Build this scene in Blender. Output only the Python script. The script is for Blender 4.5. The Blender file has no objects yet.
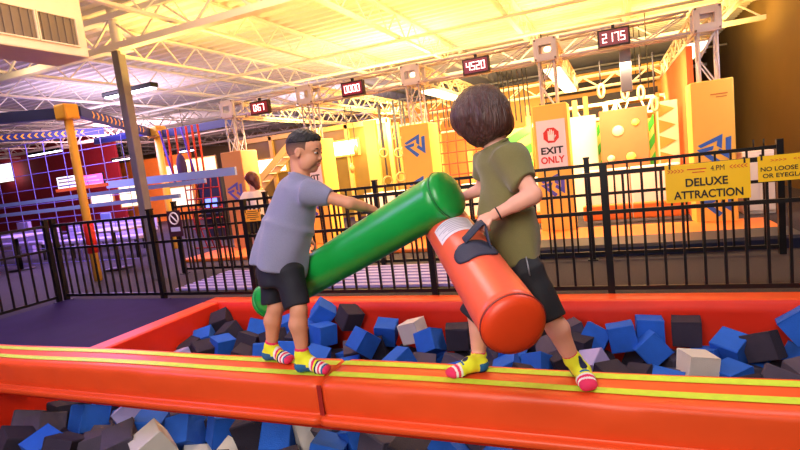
import bpy, bmesh, math, random
import numpy as np
from mathutils import Vector, Matrix, Euler
random.seed(11)
PI = math.pi
SC = bpy.context.scene
COL = SC.collection
# ------------------------------------------------------------------ camera
F = 514.6891900356751
M = Matrix(((0.9187021283443491, 0.061929234522543605, 0.3900655961335412),
            (0.3775817803708736, 0.15194921475346762, -0.9134240172383065),
            (-0.11583781121690981, 0.9864462509672062, 0.1162127163662359)))
EYE = Vector((0, 0, 1.28))
cam_d = bpy.data.cameras.new('camera'); cam = bpy.data.objects.new('camera', cam_d); COL.objects.link(cam)
cam_d.sensor_width = 36; cam_d.lens = F / 800 * 36; cam_d.clip_start = .05; cam_d.clip_end = 200
cam.matrix_world = Matrix.Translation(EYE) @ M.to_4x4()
SC.camera = cam
def ray(x, y): return M @ Vector((x - 400., 225. - y, -F))
def at(x, y, Y): d = ray(x, y); return EYE + d * (Y / d.y)
def atz(x, y, z): d = ray(x, y); return EYE + d * ((z - EYE.z) / d.z)
def atX(x, y, X): d = ray(x, y); return EYE + d * (X / d.x)
def atd(x, y, dep): return EYE + ray(x, y) * (dep / F)
def proj(p):
    q = M.transposed() @ (Vector(p) - EYE); return (400 + F * q.x / -q.z, 225 - F * q.y / -q.z)
# ------------------------------------------------------------------ materials
MATS = {}
def mat(name, col, rough=.6, metal=0., var=.0, scale=8., bump=0., bscale=60., emit=None, estr=0., spec=.5, coat=0., alpha=None, sheen=0., stretch=None):
    if name in MATS: return MATS[name]
    m = bpy.data.materials.new(name); m.use_nodes = True
    nt = m.node_tree; b = nt.nodes['Principled BSDF']
    b.inputs['Base Color'].default_value = (*col, 1); b.inputs['Roughness'].default_value = rough
    b.inputs['Metallic'].default_value = metal; b.inputs['Specular IOR Level'].default_value = spec
    b.inputs['Coat Weight'].default_value = coat; b.inputs['Sheen Weight'].default_value = sheen
    tc = nt.nodes.new('ShaderNodeTexCoord'); src = tc.outputs['Object']
    if stretch:
        mp = nt.nodes.new('ShaderNodeMapping'); mp.inputs['Scale'].default_value = stretch
        nt.links.new(src, mp.inputs['Vector']); src = mp.outputs['Vector']
    if var:
        n = nt.nodes.new('ShaderNodeTexNoise'); n.inputs['Scale'].default_value = scale; n.inputs['Detail'].default_value = 4
        nt.links.new(src, n.inputs['Vector'])
        r = nt.nodes.new('ShaderNodeValToRGB')
        r.color_ramp.elements[0].position = .3; r.color_ramp.elements[1].position = .7
        r.color_ramp.elements[0].color = (*[max(0, c * (1 - var)) for c in col], 1)
        r.color_ramp.elements[1].color = (*[min(1, c * (1 + var)) for c in col], 1)
        nt.links.new(n.outputs['Fac'], r.inputs['Fac']); nt.links.new(r.outputs['Color'], b.inputs['Base Color'])
    if bump:
        n2 = nt.nodes.new('ShaderNodeTexNoise'); n2.inputs['Scale'].default_value = bscale; n2.inputs['Detail'].default_value = 3
        nt.links.new(src, n2.inputs['Vector'])
        bp = nt.nodes.new('ShaderNodeBump'); bp.inputs['Strength'].default_value = bump; bp.inputs['Distance'].default_value = .02
        nt.links.new(n2.outputs['Fac'], bp.inputs['Height']); nt.links.new(bp.outputs['Normal'], b.inputs['Normal'])
    if emit: b.inputs['Emission Color'].default_value = (*emit, 1); b.inputs['Emission Strength'].default_value = estr
    if alpha is not None: b.inputs['Alpha'].default_value = alpha
    MATS[name] = m; return m
def lin(r, g, b):
    f = lambda c: c / 12.92 if c <= .04045 else ((c + .055) / 1.055) ** 2.4
    return (f(r / 255), f(g / 255), f(b / 255))
# ------------------------------------------------------------------ mesh collecting
ORG = {}
class MB:
    def __init__(s): s.v = []; s.f = []; s.mi = []; s.cur = 0; s.smooth = []
    def add(s, vs, fs, smooth=False):
        o = len(s.v); s.v += [tuple(v) for v in vs]
        for f in fs: s.f.append([i + o for i in f]); s.mi.append(s.cur); s.smooth.append(smooth)
        return s
    def box(s, c, d, R=None):
        c = Vector(c); vs = []
        for z in (-1, 1):
            for y in (-1, 1):
                for x in (-1, 1):
                    p = Vector((x * d[0] / 2, y * d[1] / 2, z * d[2] / 2)); vs.append(c + (R @ p if R else p))
        return s.add(vs, [(0, 2, 3, 1), (4, 5, 7, 6), (0, 1, 5, 4), (2, 6, 7, 3), (0, 4, 6, 2), (1, 3, 7, 5)])
    def span(s, a, b):
        a = Vector(a); b = Vector(b); return s.box((a + b) / 2, [abs(b[i] - a[i]) for i in range(3)])
    def bar(s, p, q, w, h=None, up=(0, 0, 1)):
        p = Vector(p); q = Vector(q); d = q - p; L = d.length; d.normalize(); up = Vector(up)
        if abs(d.dot(up)) > .98: up = Vector((0, 1, 0))
        y = up.cross(d).normalized(); z = d.cross(y)
        return s.box((p + q) / 2, (L, w, h or w), Matrix((d, y, z)).transposed())
    def tube(s, pts, r, n=10, cap=True, closed=False):
        pts = [Vector(p) for p in pts]; rs = r if isinstance(r, (list, tuple)) else [r] * len(pts)
        vs = []; fs = []; N = len(pts); ref = None
        for i, p in enumerate(pts):
            if closed: d = pts[(i + 1) % N] - pts[i - 1]
            else: d = (pts[min(i + 1, N - 1)] - pts[max(i - 1, 0)])
            d.normalize()
            if ref is None: ref = Vector((0, 0, 1)) if abs(d.z) < .9 else Vector((1, 0, 0))
            a = (ref - d * ref.dot(d)).normalized(); ref = a; b = d.cross(a)
            for k in range(n):
                t = 2 * PI * k / n; vs.append(p + (a * math.cos(t) + b * math.sin(t)) * rs[i])
        for i in range(N if closed else N - 1):
            j = (i + 1) % N
            for k in range(n): fs.append((i * n + k, i * n + (k + 1) % n, j * n + (k + 1) % n, j * n + k))
        if cap and not closed: fs += [tuple(range(n - 1, -1, -1)), tuple((N - 1) * n + k for k in range(n))]
        return s.add(vs, fs, True)
    def prism(s, outline, o, ux, uy, th):
        """outline 2D polygon in the frame o + a ux + b uy, thickness th along ux x uy"""
        o = Vector(o); ux = Vector(ux).normalized(); uy = Vector(uy).normalized(); n = ux.cross(uy)
        area = sum(outline[i - 1][0] * outline[i][1] - outline[i][0] * outline[i - 1][1] for i in range(len(outline)))
        if area < 0: outline = outline[::-1]
        N = len(outline); vs = [o + ux * a + uy * b for a, b in outline] + [o + ux * a + uy * b + n * th for a, b in outline]
        return s.add(vs, [tuple(range(N - 1, -1, -1)), tuple(range(N, 2 * N))] + [(i, (i + 1) % N, N + (i + 1) % N, N + i) for i in range(N)])
    def ellip(s, c, r, R=None, nu=16, nv=10):
        c = Vector(c); vs = []; fs = []
        for j in range(nv + 1):
            ph = PI * j / nv
            for i in range(nu):
                th = 2 * PI * i / nu; p = Vector((r[0] * math.sin(ph) * math.cos(th), r[1] * math.sin(ph) * math.sin(th), r[2] * math.cos(ph)))
                vs.append(c + (R @ p if R else p))
        for j in range(nv):
            for i in range(nu): fs.append((j * nu + i, (j + 1) * nu + i, (j + 1) * nu + (i + 1) % nu, j * nu + (i + 1) % nu))
        return s.add(vs, fs, True)
    def build(s, name, mats, parent=None, bevel=0, origin=None, seg=2, smooth=None, auto=True):
        if origin is not None: o = Vector(origin)
        elif parent is not None: o = ORG[parent.name]
        else:
            a = np.array(s.v); o = Vector(((a[:, 0].min() + a[:, 0].max()) / 2, (a[:, 1].min() + a[:, 1].max()) / 2, a[:, 2].min()))
        me = bpy.data.meshes.new(name); me.from_pydata([tuple(Vector(v) - o) for v in s.v], [], s.f)
        if not isinstance(mats, (list, tuple)): mats = [mats]
        for m in mats: me.materials.append(m)
        for i, p in enumerate(me.polygons):
            p.material_index = s.mi[i]; p.use_smooth = s.smooth[i] if smooth is None else smooth
        me.validate(); me.update()
        ob = bpy.data.objects.new(name, me); COL.objects.link(ob)
        if parent is not None:
            ob.parent = parent; ob.location = o - ORG[parent.name]
        else: ob.location = o
        ORG[ob.name] = o.copy()
        if bevel:
            bv = ob.modifiers.new('bevel', 'BEVEL'); bv.width = bevel; bv.segments = seg; bv.limit_method = 'ANGLE'; bv.angle_limit = .6
        return ob
def raw(name, verts, faces, mats, parent=None, smooth=True, mi=None):
    b = MB(); b.add(verts, faces, smooth)
    if mi is not None: b.mi = list(mi)
    return b.build(name, mats, parent)
def tag(o, label=None, cat=None, group=None, kind=None):
    if label: o['label'] = label
    if cat: o['category'] = cat
    if group: o['group'] = group
    if kind: o['kind'] = kind
    return o
def thing(name, loc, label, cat, group=None):
    o = bpy.data.objects.new(name, None); o.empty_display_size = .1; COL.objects.link(o); o.location = loc
    ORG[o.name] = Vector(loc); return tag(o, label, cat, group)
def struct(ob): ob['kind'] = 'structure'; return ob
def share(src, name, parent, offset):
    """copy of a part, sharing its mesh, at a world offset from the source"""
    c = src.copy(); c.name = name; COL.objects.link(c); c.parent = parent
    w = ORG[src.name] + Vector(offset); c.location = w - ORG[parent.name]; ORG[c.name] = w; return c
def text(name, s, o, ux, uy, height, m, parent, width=None, bold=0., depth=.001):
    """lettering as a flat mesh, its lower left at o, running along ux; width forces the run length"""
    cu = bpy.data.curves.new(name, 'FONT'); cu.body = s; cu.size = 1; cu.extrude = 0; cu.offset = bold
    tmp = bpy.data.objects.new('tmp_text', cu); COL.objects.link(tmp)
    dg = bpy.context.evaluated_depsgraph_get(); dg.update()
    me = bpy.data.meshes.new_from_object(tmp.evaluated_get(dg)); bpy.data.objects.remove(tmp)
    a = np.array([v.co[:] for v in me.vertices]); x0, y0 = a[:, 0].min(), a[:, 1].min(); w, h = a[:, 0].max() - x0, a[:, 1].max() - y0
    sy = height / h; sx = (width / w) if width else sy
    ux = Vector(ux).normalized(); uy = Vector(uy).normalized(); n = ux.cross(uy); o = Vector(o)
    b = MB(); b.add([o + ux * ((v[0] - x0) * sx) + uy * ((v[1] - y0) * sy) + n * depth for v in a], [tuple(p.vertices) for p in me.polygons])
    bpy.data.meshes.remove(me)
    return b.build(name, m, parent)
def light(name, kind, loc, energy, col, size=1., target=None, sizey=None, spot=None, blend=.5):
    d = bpy.data.lights.new(name, kind); d.energy = energy; d.color = col
    if kind == 'AREA':
        d.size = size
        if sizey: d.shape = 'RECTANGLE'; d.size_y = sizey
    else: d.shadow_soft_size = size
    if kind == 'SPOT': d.spot_size = spot; d.spot_blend = blend
    o = bpy.data.objects.new(name, d); COL.objects.link(o); o.location = loc
    if target is not None: o.rotation_euler = (Vector(target) - Vector(loc)).to_track_quat('-Z', 'Y').to_euler()
    return o
ORD = ['', 'first', 'second', 'third', 'fourth', 'fifth', 'sixth', 'seventh', 'eighth', 'ninth', 'tenth', 'eleventh', 'twelfth', 'thirteenth', 'fourteenth', 'fifteenth', 'sixteenth', 'seventeenth', 'eighteenth', 'nineteenth', 'twentieth']
TENS = {20: 'twenty', 30: 'thirty', 40: 'forty', 50: 'fifty', 60: 'sixty', 70: 'seventy', 80: 'eighty', 90: 'ninety'}
def ordinal(n):
    if n <= 20: return ORD[n]
    t, u = n // 10 * 10, n % 10
    if u == 0: return TENS[t][:-1] + 'ieth'
    return TENS[t] + '-' + ORD[u]
# ------------------------------------------------------------------ smooth solids (continuous bodies, clothes, hair)
class SDF:
    def __init__(s, lo, hi, h):
        s.h = h; s.lo = np.array(lo, float); s.n = np.ceil((np.array(hi) - s.lo) / h).astype(int) + 1
        s.a = np.full(s.n, .2, np.float32)
    def region(s, lo, hi):
        i0 = np.maximum(0, np.floor((np.array(lo) - s.lo) / s.h).astype(int)); i1 = np.minimum(s.n, np.ceil((np.array(hi) - s.lo) / s.h).astype(int) + 1)
        if (i1 <= i0).any(): return None
        g = [s.lo[k] + s.h * np.arange(i0[k], i1[k]) for k in range(3)]
        P = np.stack(np.meshgrid(*g, indexing='ij'), -1).astype(np.float32)
        return tuple(slice(a, b) for a, b in zip(i0, i1)), P
    def put(s, lo, hi, fn, k=.012, op='u'):
        pad = k + 3 * s.h
        r = s.region(np.array(lo) - pad, np.array(hi) + pad)
        if r is None: return s
        sl, P = r; d = fn(P); a = s.a[sl]
        if op == 'u':
            hh = np.clip(.5 + .5 * (a - d) / k, 0, 1); s.a[sl] = a * (1 - hh) + d * hh - k * hh * (1 - hh)
        elif op == 'c':
            d = -d; hh = np.clip(.5 - .5 * (a - d) / k, 0, 1); s.a[sl] = a * (1 - hh) + d * hh + k * hh * (1 - hh)
        return s
    def cap(s, p, q, r0, r1=None, k=.012, op='u'):
        p = np.array(p, float); q = np.array(q, float); r1 = r0 if r1 is None else r1; R = max(r0, r1)
        def fn(P):
            d = q - p; L = d @ d + 1e-12; t = np.clip(((P - p) @ d) / L, 0, 1)
            return np.linalg.norm(P - p - t[..., None] * d, axis=-1) - (r0 + (r1 - r0) * t)
        return s.put(np.minimum(p, q) - R, np.maximum(p, q) + R, fn, k, op)
    def chain(s, pts, rs, k=.012):
        for i in range(len(pts) - 1): s.cap(pts[i], pts[i + 1], rs[i], rs[i + 1], k)
        return s
    def ell(s, c, r, R=None, k=.012, op='u'):
        c = np.array(c, float); r = np.array(r, float); Rm = np.array(R) if R is not None else np.eye(3); B = np.sqrt((Rm ** 2) @ (r ** 2))
        def fn(P):
            q = (P - c) @ Rm; k0 = np.linalg.norm(q / r, axis=-1); k1 = np.linalg.norm(q / (r * r), axis=-1) + 1e-9
            return k0 * (k0 - 1) / k1
        return s.put(c - B, c + B, fn, k, op)
    def cone(s, p, q, a0, a1, wide, k=.01, op='u', rnd=.006):
        """flat-ended elliptic tube from p to q; a = (radius along 'wide', radius across it) at each end"""
        p = np.array(p, float); q = np.array(q, float); d = q - p; L = np.linalg.norm(d); d /= L
        w = np.array(wide, float); w -= d * (w @ d); w /= np.linalg.norm(w); u = np.cross(d, w); R = max(*a0, *a1)
        a0 = np.array(a0); a1 = np.array(a1)
        def fn(P):
            v = P - p; t = v @ d; tt = np.clip(t / L, 0, 1)[..., None]; r = a0 + (a1 - a0) * tt
            x = np.stack([v @ w, v @ u], -1); k0 = np.linalg.norm(x / r, axis=-1); k1 = np.linalg.norm(x / (r * r), axis=-1) + 1e-9
            e = k0 * (k0 - 1) / k1 + rnd; ax = np.abs(t - L / 2) - L / 2 + rnd
            return np.minimum(np.maximum(e, ax), 0) + np.sqrt(np.maximum(e, 0) ** 2 + np.maximum(ax, 0) ** 2) - rnd
        return s.put(np.minimum(p, q) - R, np.maximum(p, q) + R, fn, k, op)
    def half(s, p, n, lo, hi, k=.004):
        """cut away what lies on the +n side of p, inside the box"""
        p = np.array(p, float); n = np.array(n, float) / np.linalg.norm(n)
        r = s.region(lo, hi)
        if r is None: return s
        sl, P = r; d = (P - p) @ n; a = s.a[sl]; hh = np.clip(.5 - .5 * (a - d) / k, 0, 1)
        s.a[sl] = a * (1 - hh) + d * hh + k * hh * (1 - hh); return s
    def ruffle(s, amp, freq, seed=0, ax=None):
        rg = np.random.default_rng(seed); g = [s.lo[k] + s.h * np.arange(s.n[k]) for k in range(3)]
        P = np.stack(np.meshgrid(*g, indexing='ij'), -1).astype(np.float32); w = 0
        for i in range(5):
            v = rg.normal(0, 1, 3); v = v / np.linalg.norm(v) if ax is None else (v * .5 + np.array(ax)) / np.linalg.norm(v * .5 + np.array(ax))
            w = w + np.sin(P @ (v * freq * rg.uniform(.6, 1.5)) + rg.uniform(0, 6))
        s.a += (amp / 2.2 * w).astype(np.float32); return s
    def mesh(s):
        a = s.a; sg = a < 0; n = a.shape
        c = [(i, j, k) for i in (0, 1) for j in (0, 1) for k in (0, 1)]
        sub = lambda A, o: A[o[0]:n[0] - 1 + o[0], o[1]:n[1] - 1 + o[1], o[2]:n[2] - 1 + o[2]]
        cnt = sum(sub(sg, o).astype(np.int8) for o in c); act = (cnt > 0) & (cnt < 8)
        I = np.argwhere(act); idx = np.full(act.shape, -1, np.int64); idx[act] = np.arange(len(I))
        acc = np.zeros((len(I), 3)); num = np.zeros(len(I))
        for o in c:
            for ax in range(3):
                if o[ax]: continue
                o2 = list(o); o2[ax] = 1
                va = a[I[:, 0] + o[0], I[:, 1] + o[1], I[:, 2] + o[2]]; vb = a[I[:, 0] + o2[0], I[:, 1] + o2[1], I[:, 2] + o2[2]]
                m = (va < 0) != (vb < 0); t = np.where(m, va / (va - vb + 1e-20), 0)
                p = np.tile(np.array(o, float), (len(I), 1)); p[:, ax] = t
                acc += np.where(m[:, None], p, 0); num += m
        V = s.lo + s.h * (I + acc / num[:, None])
        Fs = []
        for ax in range(3):
            b, d = (ax + 1) % 3, (ax + 2) % 3
            A0 = np.take(sg, range(n[ax] - 1), ax); A1 = np.take(sg, range(1, n[ax]), ax)
            E = np.argwhere(A0 != A1)
            E = E[(E[:, b] > 0) & (E[:, d] > 0) & (E[:, b] < n[b] - 1) & (E[:, d] < n[d] - 1)]
            flip = A0[tuple(E.T)]
            q = []
            for (ob, od) in ((1, 1), (0, 1), (0, 0), (1, 0)):
                e = E.copy(); e[:, b] -= ob; e[:, d] -= od; q.append(idx[tuple(e.T)])
            q = np.stack(q, 1); q[~flip] = q[~flip][:, ::-1]; Fs.append(q)
        Fq = np.concatenate(Fs)
        # light smoothing along edges
        for _ in range(2):
            S = np.zeros_like(V); N = np.zeros(len(V))
            for i in range(4):
                x, y = Fq[:, i], Fq[:, (i + 1) % 4]
                np.add.at(S, x, V[y]); np.add.at(N, x, 1); np.add.at(S, y, V[x]); np.add.at(N, y, 1)
            V = .5 * V + .5 * S / np.maximum(N, 1)[:, None]
        return V, Fq
    def build(s, name, mats, parent, pick=None):
        V, Fq = s.mesh(); o = np.array(ORG[parent.name]) if parent is not None else np.zeros(3)
        me = bpy.data.meshes.new(name); me.from_pydata((V - o).tolist(), [], Fq.tolist())
        if not isinstance(mats, (list, tuple)): mats = [mats]
        for m in mats: me.materials.append(m)
        me.polygons.foreach_set('use_smooth', [True] * len(Fq))
        if pick is not None:
            cen = V[Fq].mean(1); me.polygons.foreach_set('material_index', np.asarray(pick(cen), dtype=np.int32).tolist())
        me.update(); ob = bpy.data.objects.new(name, me); COL.objects.link(ob)
        if parent is not None: ob.parent = parent
        ORG[ob.name] = Vector(o); return ob
def frame(fwd, up):
    f = np.array(fwd, float); f /= np.linalg.norm(f); u = np.array(up, float); u -= f * (u @ f); u /= np.linalg.norm(u)
    return np.stack([f, np.cross(u, f), u], 1)      # columns: forward, left, up
def A3(v): return np.array(v[:], float)
def hand(s, wrist, fdir, pnorm, side, size=1., curl=(.5, .7, .5), wr=.017):
    """palm, four unequal bent fingers and a thumb; pnorm faces what is held, side = +1 when the thumb lies along pnorm x fdir"""
    f = np.array(fdir, float); f /= np.linalg.norm(f); n = np.array(pnorm, float); n -= f * (n @ f); n /= np.linalg.norm(n)
    t = np.cross(n, f) * side; w = np.array(wrist, float); z = size
    s.ell(w + f * .034 * z, (.037 * z, .027 * z, .013 * z), np.stack([f, t, n], 1), k=.006)
    s.cap(w - f * .01 * z, w + f * .025 * z, wr * z, .018 * z, k=.008)
    for i, (off, ln) in enumerate(((.021, .9), (.007, 1.), (-.007, .95), (-.02, .75))):
        p = w + f * .062 * z + t * off * z; d = f + t * off * 4; d /= np.linalg.norm(d); r = .0075 * z
        nn = n - d * (n @ d); nn /= np.linalg.norm(nn)
        for L, cu in zip((.03, .02, .016), curl):
            d, nn = d * math.cos(cu) + nn * math.sin(cu), nn * math.cos(cu) - d * math.sin(cu)
            q = p + d * L * ln * z; s.cap(p, q, r, r * .9, k=.003); p = q; r *= .92
    p = w + f * .018 * z + t * .022 * z; d = f * .6 + t * .75 + n * .35; d /= np.linalg.norm(d)
    q = p + d * .03 * z; s.cap(p, q, .010 * z, .0085 * z, k=.006); d2 = f * .9 + n * .6 - t * .1; d2 /= np.linalg.norm(d2)
    s.cap(q, q + d2 * .026 * z, .0083 * z, .007 * z, k=.003)
def head(s, c, Fr, z=1.):
    """head of height .21 z about c, frame Fr = forward, left, up"""
    L = lambda v: c + Fr @ (np.array(v) * z)
    E = lambda v, r, k=.012, op='u': s.ell(L(v), np.array(r) * z, Fr, k, op)
    E((-.012, 0, .022), (.088, .072, .083)); E((.03, 0, -.033), (.054, .055, .066), .02); E((.054, 0, -.080), (.024, .026, .019), .02); E((.045, 0, .035), (.042, .055, .045), .02)
    for y in (-1, 1):
        E((.05, y * .034, -.034), (.032, .028, .032), .016)
        E((.088, y * .030, .006), (.012, .018, .010), .008, 'c')
        s.cap(L((.076, y * .014, .022)), L((.066, y * .05, .02)), .008 * z, .006 * z, .01)
        E((-.008, y * .072, -.006), (.016, .007, .026), .006); E((-.004, y * .079, -.004), (.008, .005, .016), .004, 'c')
        E((.026, y * .045, -.06), (.03, .018, .028), .02)
    s.cap(L((.080, 0, .010)), L((.094, 0, -.022)), .006 * z, .0085 * z, .01)
    for y in (-1, 1): E((.086, y * .010, -.026), (.008, .0075, .006), .005)
    E((.079, 0, -.050), (.011, .023, .0065), .004); E((.077, 0, -.061), (.011, .019, .0065), .004)
    E((.088, 0, -.0555), (.010, .022, .0022), .003, 'c')
def face_bits(c, Fr, z, parent, iris, brow, skin):
    L = lambda v: Vector(c + Fr @ (np.array(v) * z)); R = Matrix(Fr.tolist())
    for y in (-1, 1):
        b = MB(); b.ellip(L((.0735, y * .030, .006)), [.0095 * z, .0120 * z, .0066 * z], R); e = b.build('eye', mat('eye_white', (.75, .72, .68), .25), parent)
        b = MB(); b.ellip(L((.0815, y * .031, .0055)), (.0026 * z, .0058 * z, .0058 * z), R); b.build('iris', iris, e)
        b = MB(); b.ellip(L((.0738, y * .030, .0118)), (.0108 * z, .0130 * z, .0066 * z), R); b.build('eyelid', skin, parent)
        b = MB(); pts = [L((.0825, y * .016, .024)), L((.083, y * .03, .0275)), L((.072, y * .046, .025))]
        b.tube(pts, [.0018 * z, .0024 * z, .0014 * z], 8); b.build('eyebrow', brow, parent)
        b = MB(); b.tube([L((.0815, y * .019, .0055)), L((.0850, y * .031, .0068)), L((.0765, y * .044, .0045))], .0015 * z, 6); b.build('eyelash', brow, parent)
    b = MB(); b.ellip(L((.0835, 0, -.0505)), (.008 * z, .021 * z, .0048 * z), R); b.ellip(L((.081, 0, -.0608)), (.0082 * z, .017 * z, .0052 * z), R)
    b.build('lips', mat('lips', lin(196, 112, 104), .45), parent)
# ------------------------------------------------------------------ the hall
M_floor = mat('carpet', lin(50, 40, 50), .9, var=.25, scale=60, bump=.2, bscale=400)
M_orange = mat('orange_vinyl', lin(228, 80, 32), .42, var=.05, scale=3, bump=.12, bscale=9, spec=.4)
M_orange2 = mat('orange_vinyl_pit', lin(222, 44, 18), .5, var=.05, scale=3, bump=.15, bscale=7, spec=.35)
M_mat = mat('mat_vinyl', lin(34, 18, 66), .75, var=.12, scale=5, bump=.05, bscale=30, spec=.2)
M_black = mat('black_metal', lin(13, 11, 13), .45, spec=.35)
M_deck = mat('ceiling_deck', lin(232, 226, 220), .7, var=.05, scale=2)
M_steel = mat('white_steel', lin(232, 228, 220), .5)
M_dark = mat('pit_dark', lin(20, 18, 24), .9)
M_wall = mat('hall_wall', lin(176, 158, 120), .8, var=.05, scale=2)
PX0, PX1, PY0, PY1 = -4.05, 2.6, .75, 4.24            # the pit
# floor round the pit
b = MB()
b.span((-30, PY1, -.1), (3.05, 30, 0)).span((-30, -3, -.1), (PX0, PY1, 0)).span((PX1, -3, -.1), (3.05, PY1, 0)).span((PX0, -3, -.1), (PX1, PY0, 0))
struct(b.build('floor', M_floor))
b = MB(); b.span((PX0, PY0, -.67), (PX1, PY1, -.62)); struct(b.build('floor_pit', M_dark))
b = MB()
b.span((PX0 - .1, PY0 - .1, -1), (PX0 - .02, PY1 + .1, -.1)).span((PX1 + .02, PY0 - .1, -1), (PX1 + .1, PY1 + .1, -.1)).span((PX0 - .02, PY0 - .1, -1), (PX1 + .02, PY0 - .02, -.1)).span((PX0 - .02, PY1 + .02, -1), (PX1 + .02, PY1 + .1, -.1))
struct(b.build('wall_pit', M_dark))
CEIL = 3.95
# corrugated deck, ribs along X
b = MB(); pr = []; y = -3.0
while y < 30:
    pr += [(y, 0), (y + .09, 0), (y + .12, .05), (y + .23, .05)]; y += .26
for i, (yy, dz) in enumerate(pr):
    b.v += [(-30, yy, CEIL + dz), (3.05, yy, CEIL + dz)]
    if i: b.f.append([2 * i - 2, 2 * i - 1, 2 * i + 1, 2 * i]); b.mi.append(0); b.smooth.append(False)
struct(b.build('ceiling', M_deck))
b = MB(); b.span((3.05, -3, 0), (3.15, 30, 4.05)); struct(b.build('wall_right', mat('wall_right_paint', lin(124, 98, 54), .8, var=.06, scale=1)))
b = MB(); b.span((-30, 24, 0), (3.05, 24.1, 4.05)); struct(b.build('wall_back', M_wall))
b = MB(); b.span((-30.1, -3, 0), (-30, 24, 4.05)); struct(b.build('wall_left', M_wall))
b = MB(); b.span((-30, -3.1, 0), (3.05, -3, 4.05)); struct(b.build('wall_front', M_wall))
# girders and bar joists
k = 0
for gy in (5.6, 13.2, 20.5):
    b = MB()
    b.span((-30, gy - .07, 3.36), (3.05, gy + .07, 3.45)).span((-30, gy - .07, 3.78), (3.05, gy + .07, 3.86)); x_ = -30; f_ = 1
    while x_ < 2.6: b.bar((x_, gy, 3.42 if f_ > 0 else 3.8), (x_ + .5, gy, 3.8 if f_ > 0 else 3.42), .03); x_ += .5; f_ = -f_
    k += 1; struct(b.build('ceiling_girder', M_steel))
jx = 2.3
while jx > -26:
    b = MB(); z0, z1 = 3.5, 3.9
    b.span((jx - .05, -2.5, z1), (jx + .05, 23.9, z1 + .04)); b.span((jx - .04, -2.5, z0), (jx + .04, 23.9, z0 + .04))
    y = -2.5; up = True
    while y < 23.5:
        b.bar((jx, y, z0 + .02 if up else z1 + .02), (jx, y + .42, z1 + .02 if up else z0 + .02), .018); y += .42; up = not up
    struct(b.build('ceiling_joist', M_steel)); jx -= 1.9
for i, (x0, y0) in enumerate(((-30, 8.9), (-30, 10.6), (-30, 16.8))):                       # bridging and sprinkler pipes under the joists
    b = MB(); b.tube([(x0, y0, 3.47), (3, y0, 3.47)], .03, 8); struct(b.build('ceiling_pipe', M_steel))
# ------------------------------------------------------------------ pit edge pads
def pad(name, a, c, label, m=M_orange2):
    b = MB(); b.span(a, c); o = b.build(name, m, bevel=.035, seg=3); return tag(o, label, 'pad')
t = thing('pit_edge_pad', (-.7, 4.33, 0), 'long orange vinyl pad along the far edge of the foam pit below the fence', 'pad')
b = MB(); b.span((PX0 - .22, PY1, -.02), (PX1, PY1 + .2, .035)); b.build('top_pad', M_orange, t, bevel=.02)
b = MB()                                               # hanging vinyl face with soft billows
nx, nz = 90, 8; vs = []; fs = []
for i in range(nx + 1):
    for j in range(nz + 1):
        x = PX0 + (PX1 - PX0) * i / nx; z = .03 - .75 * j / nz
        vs.append((x, PY1 - .012 + .010 * math.sin(x * 5.1 + z * 6) * min(1, j / 2) + .008 * math.sin(x * 2.3 + 1 + z * 11) * min(1, j / 2), z))
for i in range(nx):
    for j in range(nz): a = i * (nz + 1) + j; fs.append((a, a + 1, a + nz + 2, a + nz + 1))
b.add(vs, fs, True); o = b.build('face_vinyl', M_orange2, t); sm = o.modifiers.new('solid', 'SOLIDIFY'); sm.thickness = .012; sm.offset = -1 if False else 1
t = thing('pit_edge_pad', (PX0 - .12, 2.5, 0), 'orange vinyl pad on the pit edge beside the dark purple mat', 'pad')
b = MB(); b.span((PX0 - .22, PY0, -.02), (PX0, PY1, .035)); b.build('top_pad', M_orange, t, bevel=.02)
b = MB(); b.span((PX0 - .02, PY0, -.75), (PX0 + .012, PY1 - .02, .03)); b.build('face_vinyl', M_orange2, t, bevel=.01)
b = MB(); b.bar((PX0 + .014, 1.78, -.7), (PX0 + .014, 1.78, 0), .006, .012); b.build('seam', mat('orange_seam', lin(150, 26, 14), .6), t)
# mat left of the pit
t = thing('floor_mat', (-5.5, 2.9, 0), 'large dark purple vinyl mat between the pit and the black fence', 'mat')
b = MB(); b.span((-6.75, .9, 0), (PX0 - .2, 4.42, .03)); b.build('mat_panel', M_mat, t, bevel=.012)
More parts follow.
